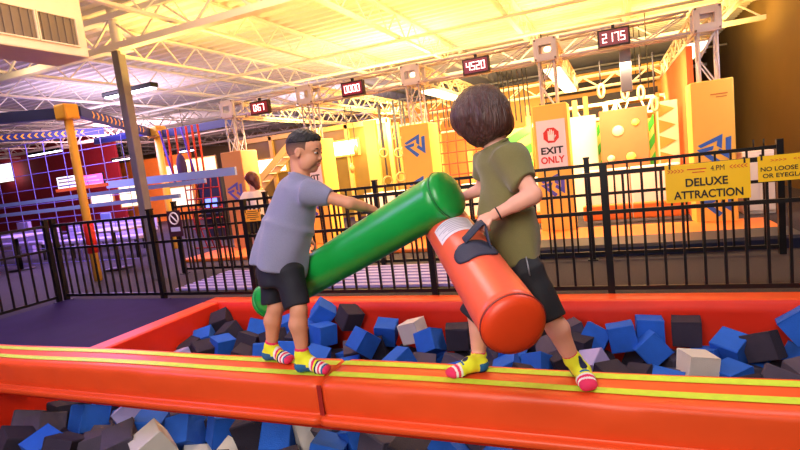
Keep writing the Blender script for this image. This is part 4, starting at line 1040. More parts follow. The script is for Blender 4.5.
def panel(x0, y0, x1, y1, Y, m, name, label, cat, th=.06, kids=None):
    a = at(x0, (y0 + y1) / 2, Y); c = at(x1, (y0 + y1) / 2, Y); xm = (x0 + x1) / 2; zt = at(xm, y0, Y).z; zb = max(.0, at(xm, y1, Y).z)
    t = thing(name, ((a.x + c.x) / 2, Y, zb), label, cat); b = MB(); b.span((a.x, Y, zb), (c.x, Y + th, zt)); b.build('board', m, t, bevel=.01)
    return t, a.x, c.x, zb, zt
M_cream = mat('board_cream', lin(244, 232, 200), .5, var=.03); M_tan = mat('board_tan', lin(176, 108, 64), .6, var=.05, scale=4)
t, x0, x1, z0, z1 = panel(567, 116, 600, 240, 9.6, M_cream, 'cream_board', 'tall cream board right of the exit only tower', 'board')
t, x0, x1, z0, z1 = panel(603, 108, 651, 240, 9.3, M_tan, 'climbing_board', 'tan climbing board with round holds below the grey post', 'board')
for i, (fx, fz, r) in enumerate(((.38, .80, .09), (.75, .86, .06), (.2, .55, .06), (.62, .55, .075), (.35, .3, .07), (.8, .3, .06))):
    b = MB(); c = Vector((x0 + (x1 - x0) * fx, 9.3, z0 + (z1 - z0) * fz)); b.ellip(c, (r, .035, r)); b.build('climbing_hold', mat('hold_yellow', lin(240, 190, 90), .5) if i % 2 else mat('hold_cream', lin(236, 206, 160), .5), t)
M_gr = mat('stripe_green', lin(64, 190, 50), .5); M_lime = mat('board_lime', lin(214, 210, 96), .5)
for (xa, ya, xb, yb, lb) in ((557, 128, 571, 235, 'narrow lime board with green slashes just right of the exit only tower'), (597, 122, 606, 235, 'narrow lime board with green slashes left of the tan climbing board'), (647, 118, 657, 235, 'narrow lime board with green slashes right of the tan climbing board'), (505, 128, 535, 235, 'lime board with green slashes behind the shoulder of the boy in olive')):
    t, x0, x1, z0, z1 = panel(xa, ya, xb, yb, 9.75, M_lime, 'lime_board', lb, 'board')
    w = x1 - x0
    for k in range(3):
        zz = z0 + (z1 - z0) * (.38 + .2 * k); b = MB(); b.prism([(0, 0), (w, .25), (w, .42), (0, .17)], (x0, 9.748, zz), X, Z, .004); b.build('slash', M_gr, t)
t, x0, x1, z0, z1 = panel(660, 100, 681, 240, 9.2, mat('board_salmon', lin(240, 186, 150), .5), 'salmon_board', 'narrow salmon board with orange zigzag left of the rightmost tower', 'board')
b = MB(); w = x1 - x0
for k in range(5): zz = z0 + (z1 - z0) * (.3 + .14 * k); b.prism([(0, 0), (w * .8, .12), (0, .22)], (x0 + .02, 9.198, zz), X, Z, .004)
b.build('zigzag', mat('print_orange', lin(224, 110, 40), .6), t)
b = MB(); b.span((1.02, 8.5, .0), (1.1, 12.6, 2.45)); tag(b.build('side_curtain', mat('curtain_orange', lin(222, 96, 34), .8, var=.1, scale=3, bump=.4, bscale=4, stretch=(1, 12, .4))), 'orange side screen behind the rightmost tower', 'screen')
# hanging things
g0 = at(613, 47, 8.25); g1 = at(627, 92, 8.25)
b = MB(); b.span((g1.x - .075, 8.2, at(626, 92, 8.25).z), (g1.x + .075, 8.3, at(621, 46, 8.25).z)); tag(b.build('hanging_post', mat('post_grey', lin(118, 114, 124), .5), bevel=.01), 'grey post hanging below the rightmost red digit clock', 'post')
def ring(px, py, Y, R, label):
    c = at(px, py, Y); t = thing('hanging_ring', c - Z * R, label, 'ring', 'hanging grip rings')
    b = MB(); n = 28; b.tube([c + Vector((math.cos(k * 2 * PI / n) * R * .8, math.cos(k * 2 * PI / n) * R * .6, math.sin(k * 2 * PI / n) * R)) for k in range(n)], .02, 8, closed=True); b.build('grip', mat('ring_cream', lin(170, 132, 70), .4), t)
    b = MB(); b.bar(c + Z * R, Vector((c.x, c.y, TZ0)), .035, .012); b.build('strap', M_lace, t)
for i, (x, y) in enumerate(((383.5, 153), (398.7, 153), (405, 151))): ring(x, y, 9.4, .082, f'upper cream grip ring on a dark strap, {ordinal(i + 1)} from the left')
for i, (x, y) in enumerate(((388, 181), (401, 177), (411, 178))): ring(x, y, 9.75, .092, f'lower cream grip ring by the railing, {ordinal(i + 1)} from the left')
for i, (px, py, l) in enumerate(((352, 168, 'left of the rings'), (356, 150, 'left of the rings, a touch higher'))):
    c = at(px, py, 9.2); t = thing('hanging_grip', c - Z * .1, f'cream hanging cone grip {l}', 'grip', 'hanging cone grips')
    b = MB(); b.tube([c - Z * .1, c, c + Z * .1], [.03, .055, .02], 12); b.build('cone', mat('ring_cream', lin(170, 132, 70), .4), t); b = MB(); b.tube([c + Z * .1, (c.x, c.y, TZ0)], .008, 6); b.build('cord', M_lace, t)
for i, (px, py) in enumerate(((601, 91), (625, 93), (641, 93), (655, 104))):
    c = at(px, py, 9.0); t = thing('hanging_loop', c - Z * .14, f'cream hanging loop above the climbing board, {ordinal(i + 1)} from the left', 'loop', 'cream hanging loops')
    b = MB(); n = 20; b.tube([c + Vector((math.cos(k * 2 * PI / n) * .04, 0, math.sin(k * 2 * PI / n) * .10)) for k in range(n)], .024, 8, closed=True); b.build('loop_pad', mat('loop_tan', lin(196, 156, 110), .5), t); b = MB(); b.tube([c + Z * .14, (c.x, c.y, TZ0)], .012, 6); b.build('cord', M_lace, t)
for i, px in enumerate((444, 452, 506, 511, 516, 521, 526, 433, 438, 448, 456, 502, 530, 428)):
    c = at(px, 120, 10.2); b = MB(); b.tube([(c.x, c.y, TZ1), (c.x + .01, c.y, 1.9 - .05 * (i % 3))], .012, 6); tag(b.build('hanging_rope', M_lace), 'thin dark hanging rope ' + ('left of' if px < 480 else 'right of') + ' the head of the boy in olive', 'rope', 'thin dark hanging ropes ' + ('left of' if px < 480 else 'right of') + ' the head')
# red cargo net
def net(a, ux, uy, w, h, nx, ny, m, label, r=.014, parent=None, sag=0.):
    b = MB(); a = Vector(a); ux = Vector(ux); uy = Vector(uy); n = ux.cross(uy)
    P = lambda i, j: a + ux * (w * i / nx) + uy * (h * j / ny) + n * (sag * math.sin(PI * i / nx) * math.sin(PI * j / ny))
    for i in range(nx + 1): b.tube([P(i, j) for j in range(ny + 1)], r, 6)
    for j in range(ny + 1): b.tube([P(i, j) for i in range(nx + 1)], r, 6)
    return tag(b.build('cargo_net', m), label, 'net')
M_rr = mat('rope_red', lin(212, 64, 30), .8)
c = at(437, 190, 10.5); net((c.x, 10.5, .02), X, Z, 1.15, 2.3, 6, 10, M_rr, 'red cargo net just left of the boy in olive', sag=.2)
c = at(175, 265, 7.7)
net((c.x, 8.3, .02), X, Z, .9, 1.45, 5, 7, mat('rope_dark_red', lin(150, 24, 20), .8), 'dark red cargo net behind the round white sign', sag=.15)
# yellow-lit left hall of the course: clear screens, stairs and a lit window
M_olive = mat('screen_olive', lin(128, 100, 36), .35, var=.15, scale=1.3)
def post(px0, px1, yt, Y, m, label, name='steel_post'):
    a, c = at(px0, 150, Y).x, at(px1, 150, Y).x; zt = at((px0 + px1) / 2, yt, Y).z; b = MB(); b.span((a, Y - .05, 0), (c, Y + .05, zt)); return tag(b.build(name, m, bevel=.008), label, 'post')
M_post = mat('post_yellow', lin(216, 170, 84), .5)
t = thing('screen_wall', (-6.5, 11.5, 0), 'tall olive-yellow framed screen behind the boy in grey', 'screen')
xa, xb = at(238, 150, 11.5).x, at(392, 150, 11.5).x
b = MB(); b.span((xa, 11.5, .1), (xb, 11.53, 2.3)); b.build('screen_panel', M_olive, t)
for k in range(5): xx = xa + (xb - xa) * k / 4; b = MB(); b.span((xx - .05, 11.42, 0), (xx + .05, 11.5, 2.4)); b.build('frame_post', M_post, t)
b = MB(); b.span((xa, 11.42, 2.3), (xb, 11.5, 2.42)); b.build('frame_rail', M_post, t)
s0 = at(262, 172, 11.2); s1 = at(298, 145, 11.2)
t = thing('stair_flight', (s0.x, 11.2, 0), 'cream stair flight slanting up behind the boy in grey', 'stairs')
for dy in (-.3, .1):
    b = MB(); b.bar((s0.x - 1.45, 11.1 + dy, .08), (s1.x, 11.1 + dy, s1.z), .04, .16); b.build('stringer', M_post, t)
for k in range(11): p = Vector((s0.x - 1.45, 11.0, .08)).lerp(Vector((s1.x, 11.0, s1.z)), (k + .5) / 11); b = MB(); b.box(p, (.2, .42, .03)); b.build('tread', M_cream, t)
M_glow = mat('lit_panel', (1, .9, .7), .5, emit=(1, .82, .5), estr=3.2)
def glow(x0, y0, x1, y1, Y, label, m=None, name='lit_window'):
    a = at(x0, y1, Y); c = at(x1, y0, Y); zt = (at((x0 + x1) / 2, y0, Y)).z; zb = at((x0 + x1) / 2, y1, Y).z
    t = thing(name, ((a.x + c.x) / 2, Y, zb), label, 'lit panel')
    b = MB(); b.span((a.x, Y, zb), (c.x, Y + .03, zt)); b.build('diffuser', m or M_glow, t); b = MB(); e = .04
    b.span((a.x - e, Y - .01, zb - e), (c.x + e, Y + .04, zb)).span((a.x - e, Y - .01, zt), (c.x + e, Y + .04, zt + e)).span((a.x - e, Y - .01, zb), (a.x, Y + .04, zt)).span((c.x, Y - .01, zb), (c.x + e, Y + .04, zt))
    b.build('frame', M_post, t); return t
glow(258, 159, 285, 172, 11.4, 'bright lit window between the girl and the head of the boy in grey')
glow(331, 141, 357, 155, 11.3, 'bright lit window right of the head of the boy in grey')
post(318, 322, 128, 9.2, M_post, 'pale yellow post just right of the boy in grey'); post(367, 379, 120, 11.0, M_post, 'broad yellow post left of the hanging rings')
post_spots = ((470, 150, 12.2), (497, 120, 11.2), (531, 105, 10.4), (548, 118, 12.6), (578, 100, 11.6), (589, 96, 10.6), (660, 92, 10.8), (670, 84, 13.0), (440, 116, 11.4), (428, 118, 12.8), (350, 128, 12.6), (399, 122, 12.0))
for i, (px, yt, Y) in enumerate(sorted(post_spots)): post(px - 2.5, px + 2.5, yt, Y, M_post, f'slim yellow post standing in the obstacle course, {ordinal(i + 1)} from the left')
for i, (px, yt, Y, w_) in enumerate(((455, 118, 12.4, 2.0), (575, 108, 11.9, 1.6), (640, 98, 11.9, 1.3), (385, 128, 12.6, 1.8))):
    c = at(px, yt, Y); t = thing('cross_bar', (c.x, Y, c.z), f'pale cross bar between yellow posts, {["left of the boy in olive", "right of the exit only tower", "above the tan climbing board", "above the hanging rings"][i]}', 'bar'); b = MB(); b.tube([(c.x - w_ / 2, Y, c.z), (c.x + w_ / 2, Y, c.z)], .035, 8); [b.tube([(x_, Y, 0), (x_, Y, c.z)], .03, 8) for x_ in (c.x - w_ / 2, c.x + w_ / 2)]; b.tube([(c.x - w_ / 2, Y, c.z - .3), (c.x + w_ / 2, Y, c.z - .3)], .03, 8)
    for k in range(7): x_ = c.x - w_ / 2 + w_ * k / 6; b.tube([(x_, Y, c.z), (x_ + (w_ / 12 if k % 2 else -w_ / 12), Y, c.z - .3)], .016, 6)
    b.build('lattice_bar', M_warm, t)
# back wall of the course and dark ducts above it
b = MB(); b.span((-6.6, 14.2, 0), (1.6, 14.3, 3.0)); tag(b.build('course_wall', mat('wall_amber', lin(196, 142, 62), .7, var=.12, scale=.9)), 'amber wall along the back of the obstacle course', 'wall panel')
for k, (zz, yy) in enumerate(((1.78, 12.7), (2.12, 13.25), (2.50, 13.6))):
    b = MB(); b.span((-1.6, yy, zz), (1.0, yy + .3, zz + .23)); [b.bar((x_, yy + .25, zz + .08), (x_, yy + .25, CEIL), .02) for x_ in (-1.4 + .1 * k, .8 - .1 * k)]; tag(b.build('duct', mat('duct_black', lin(24, 18, 16), .8)), 'black duct above the course wall, ' + ['lowest', 'middle', 'topmost'][k] + ' of three', 'duct', 'black ducts above the course')
# lit light bars under the side trusses
M_bar = mat('light_bar', (1, .95, .85), .5, emit=(1, .80, .46), estr=4.)
for i in (2, 3, 4):
    x = tx[i]; t = thing('light_bar', (x, 10.4, TZ0 - .12), f'bright light bar under the side truss {where[i]}', 'light', 'light bars under the side trusses')
    b = MB(); b.span((x - .12, 8.6, TZ0 - .07), (x + .12, 12.6, TZ0 - .03)); b.build('tube', M_bar, t); b = MB(); b.span((x - .14, 8.6, TZ0 - .03), (x + .14, 12.6, TZ0 - .014)); b.build('housing', M_truss, t)
# a spotlight clamp on two blocks
for i in (2, 3):
    x = tx[i]; t = thing('flood_lamp', (x + .03, TY - .05, TZ - .06), f'small lit flood lamp in the block {where[i]}', 'lamp', 'flood lamps in the blocks')
    b = MB(); b.span((x - .05, TY - .1, TZ - .05), (x + .10, TY - .02, TZ + .05)); b.build('lamp_body', M_cream, t, bevel=.01); b = MB(); b.ellip((x + .03, TY - .105, TZ), (.05, .012, .04)); b.build('lens', M_glow, t)
# signs on the railing
def board(c, w, h, name, label, m=M_sign):
    t = thing(name, c - Z * h / 2, label, 'sign'); b = MB(); b.span(c - Vector((w / 2, 0, h / 2)), c + Vector((w / 2, .006, h / 2))); b.build('sheet', m, t)
    b = MB()
    for s in (-1, 1): b.span(c + Vector((s * w * .44 - .006, -.003, h / 2 - .03)), c + Vector((s * w * .44 + .006, .03, h / 2 + .012)))
    b.build('cable_tie', M_ink, t); return t
sY = FY - .045
a0, a1 = at(665.5, 184, sY), at(750.5, 178, sY); zc = at(707.5, 181.5, sY).z; c = Vector(((a0.x + a1.x) / 2, sY, zc)); w = a1.x - a0.x; h = .285
t = board(c, w, h, 'attraction_sign', 'yellow sign on the railing reading DELUXE ATTRACTION')
q = c - Vector((w / 2, .002, h / 2))
text('word_deluxe', 'DELUXE', q + Vector((w * .245, 0, h * .40)), X, Z, h * .215, M_ink, t, w * .50, .025); text('word_attraction', 'ATTRACTION', q + Vector((w * .095, 0, h * .08)), X, Z, h * .215, M_ink, t, w * .82, .025)
text('chevrons', '>>>>>', q + Vector((w * .03, 0, h * .78)), X, Z, h * .11, M_red, t, w * .2); text('chevrons', '<<<<<', q + Vector((w * .77, 0, h * .78)), X, Z, h * .11, M_red, t, w * .2)
b = MB(); b.span(q + Vector((w * .27, 0, h * .84)), q + Vector((w * .50, .0005, h * .865))); b.span(q + Vector((w * .33, 0, h * .76)), q + Vector((w * .48, .0005, h * .78))); b.build('caption_print', M_red, t); text('handwriting', '4.PM', q + Vector((w * .55, 0, h * .77)), X, Z, h * .14, M_ink, t, w * .16)
a0 = at(758, 170, sY); zc = at(790, 166, sY).z; w = .38; h = .185; c = Vector((a0.x + w / 2, sY, zc - .005))
t = board(c, w, h, 'warning_sign', 'yellow sign at the right edge about loose items and eyeglasses'); q = c - Vector((w / 2, .002, h / 2))
text('words', 'NO LOOSE ITEMS', q + Vector((w * .04, 0, h * .40)), X, Z, h * .17, M_ink, t, w * .92, .02); text('words', 'OR EYEGLASSES', q + Vector((w * .07, 0, h * .14)), X, Z, h * .17, M_ink, t, w * .86, .02)
text('caption', '>>>>   <<<<', q + Vector((w * .2, 0, h * .76)), X, Z, h * .10, M_red, t, w * .6)
c = at(252.5, 215.5, sY); w, h = .20, .125
t = board(c, w, h, 'notice_sign', 'small orange notice on the railing behind the boy in grey', mat('sign_orange', lin(244, 160, 40), .5)); q = c - Vector((w / 2, .002, h / 2))
b = MB()
for k, (l, r_) in enumerate(((.2, .8), (.1, .9), (.15, .85), (.1, .9), (.3, .7))): b.span(q + Vector((w * l, 0, h * (.82 - .17 * k))), q + Vector((w * r_, .0005, h * (.82 - .17 * k) + .007)))
b.build('printed_lines', M_ink, t)
c = at(174.5, 222, sY); t = thing('rule_sign', c - Z * .17, 'dark rule sign with a round white symbol on the railing by the grey column', 'sign')
b = MB(); b.span(c + Vector((-.10, 0, -.17)), c + Vector((.10, .006, .13))); b.build('sheet', mat('sign_maroon', lin(60, 24, 34), .5), t)
b = MB(); n = 28; b.tube([c + Vector((math.cos(k * 2 * PI / n) * .065, -.002, .04 + math.sin(k * 2 * PI / n) * .065)) for k in range(n)], .009, 6, closed=True); b.tube([c + Vector((-.045, -.002, .085)), c + Vector((.045, -.002, -.005))], .008, 6); b.build('no_symbol', M_white, t)
b = MB(); b.span(c + Vector((-.07, -.002, -.11)), c + Vector((.07, 0, -.06))); b.build('text_strip', mat('strip_lavender', lin(190, 180, 210), .6), t)
# white boards beyond the rear railing on the right
t = thing('white_cabinet', (2.15, 8.6, 0), 'white cabinet behind the railing at the right, beside the rightmost tower', 'cabinet')
a, c2 = at(743, 175, 8.6), at(775, 175, 8.6); zt = at(757, 151, 8.6).z
b = MB(); b.span((a.x, 8.6, .0), (c2.x, 9.0, zt)); b.build('body', M_white, t, bevel=.01)
for k in (0, 1): b = MB(); x_ = a.x + (c2.x - a.x) * k / 2; b.span((x_ + .01, 8.582, .05), (x_ + (c2.x - a.x) / 2 - .01, 8.6, zt - .04)); d = b.build('door', M_white, t, bevel=.004); b = MB(); b.tube([(x_ + (.06 if k else (c2.x - a.x) / 2 - .06), 8.565, .9), (x_ + (.06 if k else (c2.x - a.x) / 2 - .06), 8.565, 1.05)], .01, 8); b.build('handle', M_black, d)
# ------------------------------------------------------------------ left side: column, ropes course, party area
M_colg = mat('column_grey', lin(122, 116, 120), .55, var=.06, scale=6)
cb = at(149, 230, 5.6); w = .13
t = thing('building_column', (cb.x, 5.6, 0), 'tall grey column behind the railing left of the boy in grey', 'column')
b = MB(); b.span((cb.x - w / 2, 5.6 - w / 2, 0), (cb.x + w / 2, 5.6 + w / 2, 3.36)); b.build('shaft', M_colg, t, bevel=.01)
b = MB(); b.tube([(cb.x, 5.62, 3.3), (cb.x, 5.62, CEIL)], .075, 16); b.build('pipe', M_steel, t)
b = MB(); b.span((cb.x - .15, 5.5, 3.345), (cb.x + .15, 5.74, 3.362)); b.build('cap_plate', M_steel, t)
# air handler hanging under the deck
ax_ = -4.9
p0, p1 = atX(0, 48, ax_), atX(90, 58, ax_); zb = p1.z
t = thing('air_handler', (ax_ - .25, (p0.y + p1.y) / 2, zb), 'large pale air handling unit with two louvres hung at the upper left', 'air unit')
ye = p1.y
b = MB(); b.span((ax_ - .5, -1.5, zb), (ax_, ye, zb + .62)); b.build('casing', mat('duct_cream', lin(236, 222, 200), .5, var=.03), t, bevel=.015)
M_louv = mat('louvre_grey', lin(120, 108, 96), .5)
for (xa, xb_, ya, yb) in ((-30, 36, 17, 40), (40, 77, 26, 46)):
    q0, q1 = atX(xa, (ya + yb) / 2, ax_), atX(xb_, (ya + yb) / 2 + 4, ax_); z1 = zb + .36; z0 = zb + .10
    f = MB(); e = .012
    f.span((ax_, q0.y - e, z0 - e), (ax_ + .025, q1.y + e, z0)).span((ax_, q0.y - e, z1), (ax_ + .025, q1.y + e, z1 + e)).span((ax_, q0.y - e, z0), (ax_ + .025, q0.y, z1)).span((ax_, q1.y, z0), (ax_ + .025, q1.y + e, z1))
    fo = f.build('louvre', mat('duct_cream', lin(236, 222, 200), .5), t); f = MB(); f.span((ax_ + .001, q0.y, z0), (ax_ + .004, q1.y, z1))
    n = max(3, int((q1.y - q0.y) / .07))
    for k in range(n): y_ = q0.y + (q1.y - q0.y) * (k + .5) / n; f.span((ax_ + .004, y_ - .008, z0), (ax_ + .02, y_ + .008, z1))
    f.build('slats', M_louv, fo)
b = MB()
for yy in (p0.y, ye - .4):
    for xx in (ax_ - .42, ax_ - .08): b.tube([(xx, yy, zb + .6), (xx, yy, CEIL)], .012, 6)
b.build('hanger_rods', M_steel, t)
# strip lamps
M_tube = mat('lamp_tube', (1, 1, 1), .5, emit=(.86, .84, 1.), estr=7.)
def lamp(x0, y0, x1, y1, Y, label):
    a, c = at(x0, y0, Y), at(x1, y1, Y); z = (a.z + c.z) / 2; xm = (a.x + c.x) / 2; L = c.x - a.x
    t = thing('strip_lamp', (xm, Y, z), label, 'lamp', 'hanging strip lamps')
    b = MB(); b.span((xm - L / 2, Y - .09, z), (xm + L / 2, Y + .09, z + .09)); b.build('housing', M_black, t, bevel=.02); b = MB(); b.span((xm - L / 2 + .05, Y - .07, z - .025), (xm + L / 2 - .05, Y + .07, z + .002)); b.build('tube', M_tube, t)
    b = MB(); b.tube([(xm, Y, z + .09), (xm, Y, CEIL)], .008, 6); b.build('hanger', M_black, t)
lamp(105, 94, 156, 91, 7.5, 'black strip lamp with a white glow behind the grey column'); lamp(29, 155, 62, 151, 12, 'thin strip lamp glowing in front of the dark red wall'); lamp(113, 160, 133, 158.5, 13.5, 'thin strip lamp glowing just left of the grey column'); lamp(178, 152, 195, 149.5, 13, 'thin strip lamp glowing right of the grey column')
# ropes course posts and beams
M_yp = mat('post_amber', lin(246, 184, 66), .5); M_rb = mat('beam_blue', lin(50, 58, 116), .45); M_rail = mat('rail_blue', lin(142, 164, 230), .45)
def rpost(xt, yt, xb, yb, Y, r, label, red):
    a = at(xt, yt, Y); c = at(xb, yb, Y); xm = (a.x + c.x) / 2
    t = thing('course_post', (xm, Y, 0), label, 'post', 'yellow posts of the ropes course')
    b = MB(); b.tube([(xm, Y, 0), (xm, Y, a.z)], r, 16); b.build('shaft', M_yp, t)
    b = MB(); b.span((xm - r * 2, Y - r * 2, a.z - .12), (xm + r * 2, Y + r * 2, a.z + .12)); b.build('head_block', M_yp, t, bevel=.03)
    if red: b = MB(); b.tube([(xm, Y, .45), (xm, Y, .95)], r * 1.25, 16); b.build('red_wrap', mat('wrap_red', lin(226, 40, 24), .5), t)
    return Vector((xm, Y, a.z))
h1 = rpost(68, 112, 87, 225, 5.6, .062, 'nearest yellow post of the ropes course, red pad round its foot', True); h2 = rpost(156.5, 132, 169, 205, 8.6, .075, 'second yellow post of the ropes course, right of the grey column', False)
def rbeam(p, q, label, chev=None, h=.16):
    p = Vector(p); q = Vector(q); t = thing('course_beam', (p + q) / 2 - Z * h / 2, label, 'beam', 'blue overhead beams of the ropes course'); b = MB(); b.bar(p, q, .1, h); b.build('beam', M_rb, t)
    if chev:
        n, sgn = chev; d = (q - p).normalized(); nn = Vector((d.y, -d.x, 0)).normalized()
        if nn.dot(EYE - p) < 0: nn = -nn
        L = (q - p).length; b = MB()
        for k in range(n):
            c = p + d * (L * (.12 + .76 * k / n)) + nn * .0505; s = .055
            ux = d * sgn; b.prism([(0, -s), (s * .8, -s), (s * 1.7, 0), (s * .8, s), (0, s), (s * .9, 0)], c, ux, Z, .003 * (1 if ux.cross(Z).dot(nn) > 0 else -1))
        b.build('chevrons', mat('chevron_orange', lin(250, 176, 40), .5, emit=(1, .5, .06), estr=.25), t)
rbeam(h1 + Vector((.1, .1, 0)), h2 - Vector((.1, .1, 0)), 'blue overhead beam with orange chevrons between the two yellow posts', (14, 1))
_e = atz(-30, 121, h1.z); rbeam(h1 - Vector((.13, 0, 0)), _e, 'dark blue overhead beam running left from the nearest yellow post')
q0 = at(-10, 139, 7.6); q1 = atz(104, 131, q0.z); rbeam(q0, q1, 'blue overhead beam with a row of orange chevrons behind the nearest yellow post', (13, -1), .17)
q0, q1 = at(100, 131, 9.5), at(158, 130, 9.5); rbeam((q1.x - 2.2, 9.5, q1.z), (q1.x + .0, 9.5, q1.z), 'dark blue overhead beam just left of the second yellow post')
q1 = at(235, 128, 8.7); rbeam((h2.x + .14, 8.65, h2.z - .06), (q1.x, 8.65, h2.z - .06), 'dark blue overhead beam right of the second yellow post')
# bridge rails
def brail(pts, label, m=M_rail, h=.07, cat='rail'):
    b = MB()
    for i in range(len(pts) - 1): b.bar(pts[i], pts[i + 1], .05, h)
    return tag(b.build('bridge_rail', m), label, cat)
ra = at(-8, 207, 6.6); rb_ = at(205, 178, 6.6); zr = ra.z
brail([(ra.x, 6.6, zr), (rb_.x, 6.6, zr)], 'upper pale blue rail of the rope bridge crossing behind the posts')
brail([(ra.x, 6.6, zr - .2), (rb_.x - .6, 6.6, zr - .2)], 'lower pale blue rail of the rope bridge')
c0, c1 = at(57, 191, 6.9), at(108, 188, 6.9); brail([(c0.x, 6.9, c0.z), (c1.x, 6.9, c0.z)], 'orange plank of the rope bridge beside the nearest yellow post', mat('plank_orange', lin(226, 96, 40), .6), .06, 'plank')
brail([(at(108, 188, 7.2).x, 7.2, c0.z), (at(236, 172, 7.2).x, 7.2, c0.z - .05)], 'blue bridge deck right of the grey column', M_rail, .14, 'deck')
for i, (px, m) in enumerate(((160, 'p'), (168, 'r'), (176, 'r'), (182, 'p'), (187, 'r'), (193, 'r'), (199, 'r'))):
    a = at(px, 135, 8.2); c = at(px + (16 if m == 'p' else 7), 184, 8.2); b = MB(); b.tube([(a.x, 8.2, h2.z - .05), (c.x, 8.2, c.z)], .022, 8)
    nm = 'purple' if m == 'p' else 'red'; k = ['p', 'r', 'r', 'p', 'r', 'r', 'r'][:i + 1].count(m)
    tag(b.build('hanging_rope', mat('rope_purple', lin(104, 70, 210), .7) if m == 'p' else M_rr), f'{nm} rope hanging right of the grey column, {ordinal(k)} from the left', 'rope', f'{nm} ropes hanging from the course')
b = MB(); c = at(182, 168, 8.1); b.ellip(c, (.1, .1, .3)); tag(b.build('hanging_bag', mat('bag_purple', lin(60, 30, 90), .7)), 'dark purple punch bag hanging among the red ropes', 'bag')
# dark red wall, orange wall, screens and windows
def slab(x0, y0, x1, y1, Y, m, name, label, cat, z0=None, th=.1):
    a, c = at(x0, (y0 + y1) / 2, Y), at(x1, (y0 + y1) / 2, Y); zt = at((x0 + x1) / 2, y0, Y).z; zb = at((x0 + x1) / 2, y1, Y).z if z0 is None else z0
    b = MB(); b.span((a.x, Y, zb), (c.x, Y + th, zt)); return tag(b.build(name, m), label, cat)
slab(-60, 142, 120, 215, 15, mat('wall_crimson', lin(134, 20, 38), .7, var=.06), 'crimson_wall', 'dark crimson wall at the far left behind the ropes course', 'wall panel', 0)
slab(112, 158, 196, 225, 17, mat('wall_orange', lin(238, 140, 46), .7, var=.05), 'orange_wall', 'orange wall right of the grey column in the distance', 'wall panel', 0)
M_wglow = mat('window_glow', (1, 1, 1), .5, emit=(1., .9, .95), estr=2.2)
M_pink = mat('screen_pink', (.6, .1, .4), .4, emit=(1., .12, .5), estr=1.1)
M_yglow = mat('window_yellow', (1, .9, .4), .5, emit=(1., .82, .30), estr=1.6)
glow(-2, 164, 11, 182, 14.6, 'bright white window at the left edge', M_wglow)
t = thing('menu_screen', at(70, 190, 13.5), 'white menu screen left of the nearest yellow post', 'screen', 'menu screens')
def screen(x0, y0, x1, y1, Y, m, label):
    a, c = at(x0, (y0 + y1) / 2, Y), at(x1, (y0 + y1) / 2, Y); z = a.z; h = (y1 - y0) * (proj((a.x, Y, 0))[1] and 1) * abs(at(x0, y1, Y).z - at(x0, y0, Y).z) / (y1 - y0)
    t = thing('menu_screen', ((a.x + c.x) / 2, Y, z - h / 2), label, 'screen', 'menu screens'); b = MB(); b.span((a.x, Y, z - h / 2), (c.x, Y + .06, z + h / 2)); b.build('bezel', M_black, t)
    b = MB(); b.span((a.x + .03, Y - .004, z - h / 2 + .03), (c.x - .03, Y, z + h / 2 - .03)); b.build('display', m, t)
    b = MB()
    for k in range(3): b.span((a.x + .1, Y - .007, z - h / 2 + .09 + k * h * .27), (c.x - .1 - .12 * k, Y - .004, z - h / 2 + .15 + k * h * .27))
    b.build('picture_rows', mat('screen_rows', lin(190, 190, 215), .5), t)
bpy.data.objects.remove(t)
screen(57, 177, 81, 190, 13.5, mat('screen_white', (.8, .8, .9), .4, emit=(.82, .84, 1.), estr=1.5), 'white lit menu screen left of the nearest yellow post'); screen(83, 175, 104, 189, 13.5, M_pink, 'pink lit menu screen right of the nearest yellow post')
glow(92, 193, 112, 205, 12.0, 'yellow lit doorway behind the orange plank', M_yglow); glow(122, 186, 140, 206, 12.0, 'yellow lit window left of the grey column foot', M_yglow)
glow(165, 166, 182, 178, 14, 'bright window between the second yellow post and the red ropes', M_yglow); glow(173, 187, 192, 206, 12, 'pale yellow double door right of the second yellow post', mat('door_glow', (1, .9, .6), .5, emit=(1., .84, .45), estr=1.0)); glow(186, 158, 215, 176, 14.5, 'wide bright window behind the red ropes', M_yglow)
c = at(-40, 145, 7.4); net((c.x, 7.4, .02), X, Z, 5.2, 2.63, 9, 8, mat('rope_blue', lin(120, 110, 190), .7), 'thin blue climbing net in front of the crimson wall', .007)
slab(20, 222, 31, 260, 9.4, mat('banner_violet', lin(190, 170, 230), .6), 'violet_panel', 'pale violet upright panel behind the left railing', 'panel', 0)
# padded benches and arcade lights behind the left railing
M_bench = mat('bench_lilac', lin(190, 172, 224), .5, var=.05)
def bench(x0, x1, Y, label, dz=.0):
    a, c = at(x0, 270, Y).x, at(x1, 270, Y).x; t = thing('padded_bench', ((a + c) / 2, Y, 0), label, 'bench', 'lilac benches of the party area')
    b = MB(); b.span((a, Y, .38 + dz), (c, Y + .45, .46 + dz)); b.build('seat', M_bench, t, bevel=.02); b = MB(); b.span((a, Y + .40, .46 + dz), (c, Y + .47, .72 + dz)); b.build('backrest', M_bench, t, bevel=.02)
    for xx in (a + .08, c - .08):
        for yy in (Y + .05, Y + .38): b = MB(); b.span((xx - .025, yy - .025, 0), (xx + .025, yy + .025, .38 + dz)); b.build('leg', M_black, t)
bench(-40, 48, 7.9, 'long lilac bench behind the left railing at the edge of the frame'); bench(58, 142, 7.6, 'lilac bench seen through the railing behind the nearest yellow post'); bench(60, 150, 8.9, 'second lilac bench farther back behind the nearest yellow post')
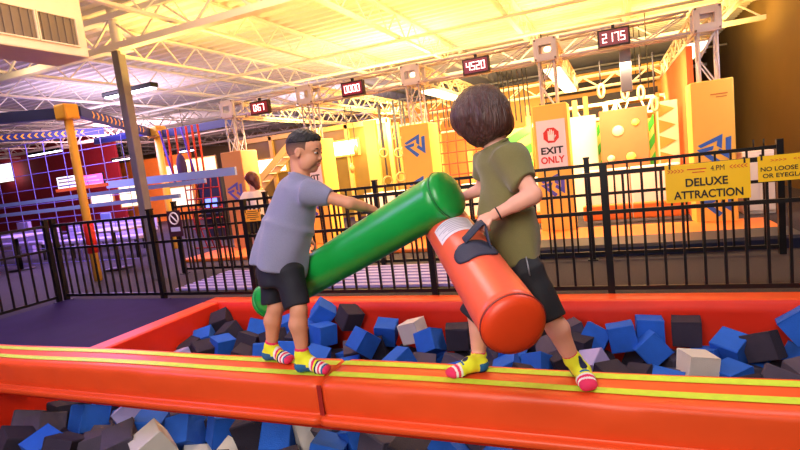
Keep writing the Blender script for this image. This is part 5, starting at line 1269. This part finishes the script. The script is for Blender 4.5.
def ptable(px, Y, label):
    x = at(px, 260, Y).x; t = thing('party_table', (x, Y, 0), label, 'table', 'party tables behind the left railing')
    b = MB(); b.span((x - .55, Y - .35, .70), (x + .55, Y + .35, .74)); b.build('tabletop', M_bench, t, bevel=.01); b = MB(); b.tube([(x, Y, .02), (x, Y, .7)], .04, 10); b.build('leg', M_black, t); b = MB(); b.tube([(x, Y, 0), (x, Y, .02)], .25, 20); b.build('base', M_black, t)
ptable(20, 6.8, 'lilac party table behind the left railing, nearest the left edge'); ptable(118, 6.5, 'lilac party table just left of the grey column')
t = thing('stool', (at(97, 240, 9.6).x, 9.6, 0), 'blue-backed stool beside the red post wrap', 'stool'); o_ = ORG[t.name]
b = MB(); b.span(o_ + Vector((-.2, 0, .45)), o_ + Vector((.2, .4, .5))); b.build('seat', M_rail, t, bevel=.02); b = MB(); b.span(o_ + Vector((-.2, .36, .5)), o_ + Vector((.2, .42, .9))); b.build('backrest', M_rail, t, bevel=.04)
for sx in (-.16, .16):
    for sy in (.04, .36): b = MB(); b.tube([o_ + Vector((sx, sy, 0)), o_ + Vector((sx, sy, .45))], .015, 8); b.build('leg', M_black, t)
t = thing('arcade_machine', (at(212, 200, 9.5).x, 9.5, 0), 'dark arcade machine with a glowing blue screen left of the girl', 'arcade machine'); o_ = ORG[t.name]
b = MB(); b.span(o_ + Vector((-.35, 0, 0)), o_ + Vector((.35, .6, 1.55))); b.build('cabinet', mat('arcade_dark', lin(26, 20, 40), .5), t, bevel=.02); b = MB(); b.span(o_ + Vector((-.2, -.01, .78)), o_ + Vector((.15, 0, 1.02))); b.build('screen', mat('arcade_blue', (.1, .2, 1), .4, emit=(.16, .24, 1.), estr=2.), t)
b = MB(); b.span(o_ + Vector((-.3, -.2, .6)), o_ + Vector((.3, 0, .66))); b.build('control_panel', M_black, t)
# ------------------------------------------------------------------ light
W = bpy.data.worlds.new('world'); SC.world = W; W.use_nodes = True
W.node_tree.nodes['Background'].inputs['Color'].default_value = (.5, .4, .55, 1); W.node_tree.nodes['Background'].inputs['Strength'].default_value = .06
WARM = (1., .71, .38); AMB = (1., .50, .12); NEU = (1., .90, .84); VIO = (.46, .26, 1.)
light('key_lamp', 'AREA', (-.6, -1.4, 3.5), 150, NEU, 1.8, (-.9, 2.3, .6))
light('front_fill', 'AREA', (-1.2, -2.7, 2.3), 105, (1., .93, .92), 2.6, (-.8, 3., .2), 1.6)  # unseen fill added behind the camera to lift the beam front and pit
light('key_lamp', 'AREA', (1.2, 3.2, 3.7), 48, (.84, .88, 1.), 1.0, (-.4, 3.2, 0))
light('key_lamp', 'AREA', (-3.0, 3.4, 3.7), 45, (.86, .84, 1.), 1.0, (-2.6, 3.4, 0))
for x in (-5.7, -3.9, -1.9, .2): light('course_lamp', 'AREA', (x, 8.5, 2.45), 150, WARM, .8, (x, 9.3, .3))
for x in (-5., -2., .2): light('course_lamp', 'AREA', (x, 11.2, 2.3), 135, WARM, 1., (x, 13.5, 1.2))
for x, y, e in ((-4., 10.5, 170), (-.8, 10.5, 95), (1.6, 13, 120), (-2.6, 6.9, 105), (.6, 6.6, 75), (-2.8, 4.4, 90), (-6, 6.4, 70)): light('ceiling_uplight', 'AREA', (x, y, 2.86), e, (1., .60, .12), 1.4, (x, y, 4))
light('ceiling_uplight', 'AREA', (-3.6, 3.0, 2.8), 22, (1., .5, .14), .8, (-4.4, 3.2, 4))  # unseen uplight added to turn the deck near the air handler orange
light('wall_wash', 'AREA', (2.0, 9.5, 3.2), 34, (1., .5, .12), .6, (3.05, 10, 1.2))
for x, y, e in ((-10.5, 8., 230), (-15, 11, 300), (-8, 12, 120)): light('violet_light', 'AREA', (x, y, 3.3), e, VIO, 1.5, (x, y, 0))
for x, y, e in ((-11, 9, 80), (-16, 14, 130), (-9, 15, 90)): light('violet_uplight', 'AREA', (x, y, 2.8), e, (.86, .66, .86), 2.5, (x, y, 4))
light('violet_light', 'AREA', (-5.6, 3.6, 3.2), 60, (.36, .18, 1.), 1., (-5.2, 3.2, 0))
light('violet_light', 'AREA', (-4.6, .6, 3.0), 70, (.5, .36, 1.), 1.2, (-1.6, 2.2, .9))  # unseen violet light added to tint the boys from the left
light('wall_wash', 'AREA', (-16, 12.5, 3.3), 360, (1., .45, .5), 1.5, (-17, 15, 1.3))  # unseen pink wash added to brighten the crimson wall
light('violet_light', 'AREA', (-9.5, 6.4, 3.2), 130, (.8, .62, 1.), 1.2, (-9.5, 7.4, .4))  # unseen light added to brighten the lilac benches
light('cabinet_fill', 'AREA', (2.2, 7.4, 2.4), 22, (.95, .86, 1.), .5, (2.1, 8.6, .8))  # unseen fill added so the white cabinet does not go dark
for x, e in ((-6.3, 60), (-4.2, 60), (-1.8, 40)): light('truss_wash', 'AREA', (x + .7, 9.6, 1.9), e, (1., .76, .36), .8, (x, 10.4, 2.7))  # unseen upward washes added to brighten the side trusses
light('post_lamp', 'POINT', (-8.2, 5.2, 3.2), 20, WARM, .2)
vs_ = SC.view_settings; vs_.view_transform = 'Standard'; vs_.look = 'None'; vs_.gamma = 1; vs_.use_curve_mapping = False; vs_.exposure = 0.
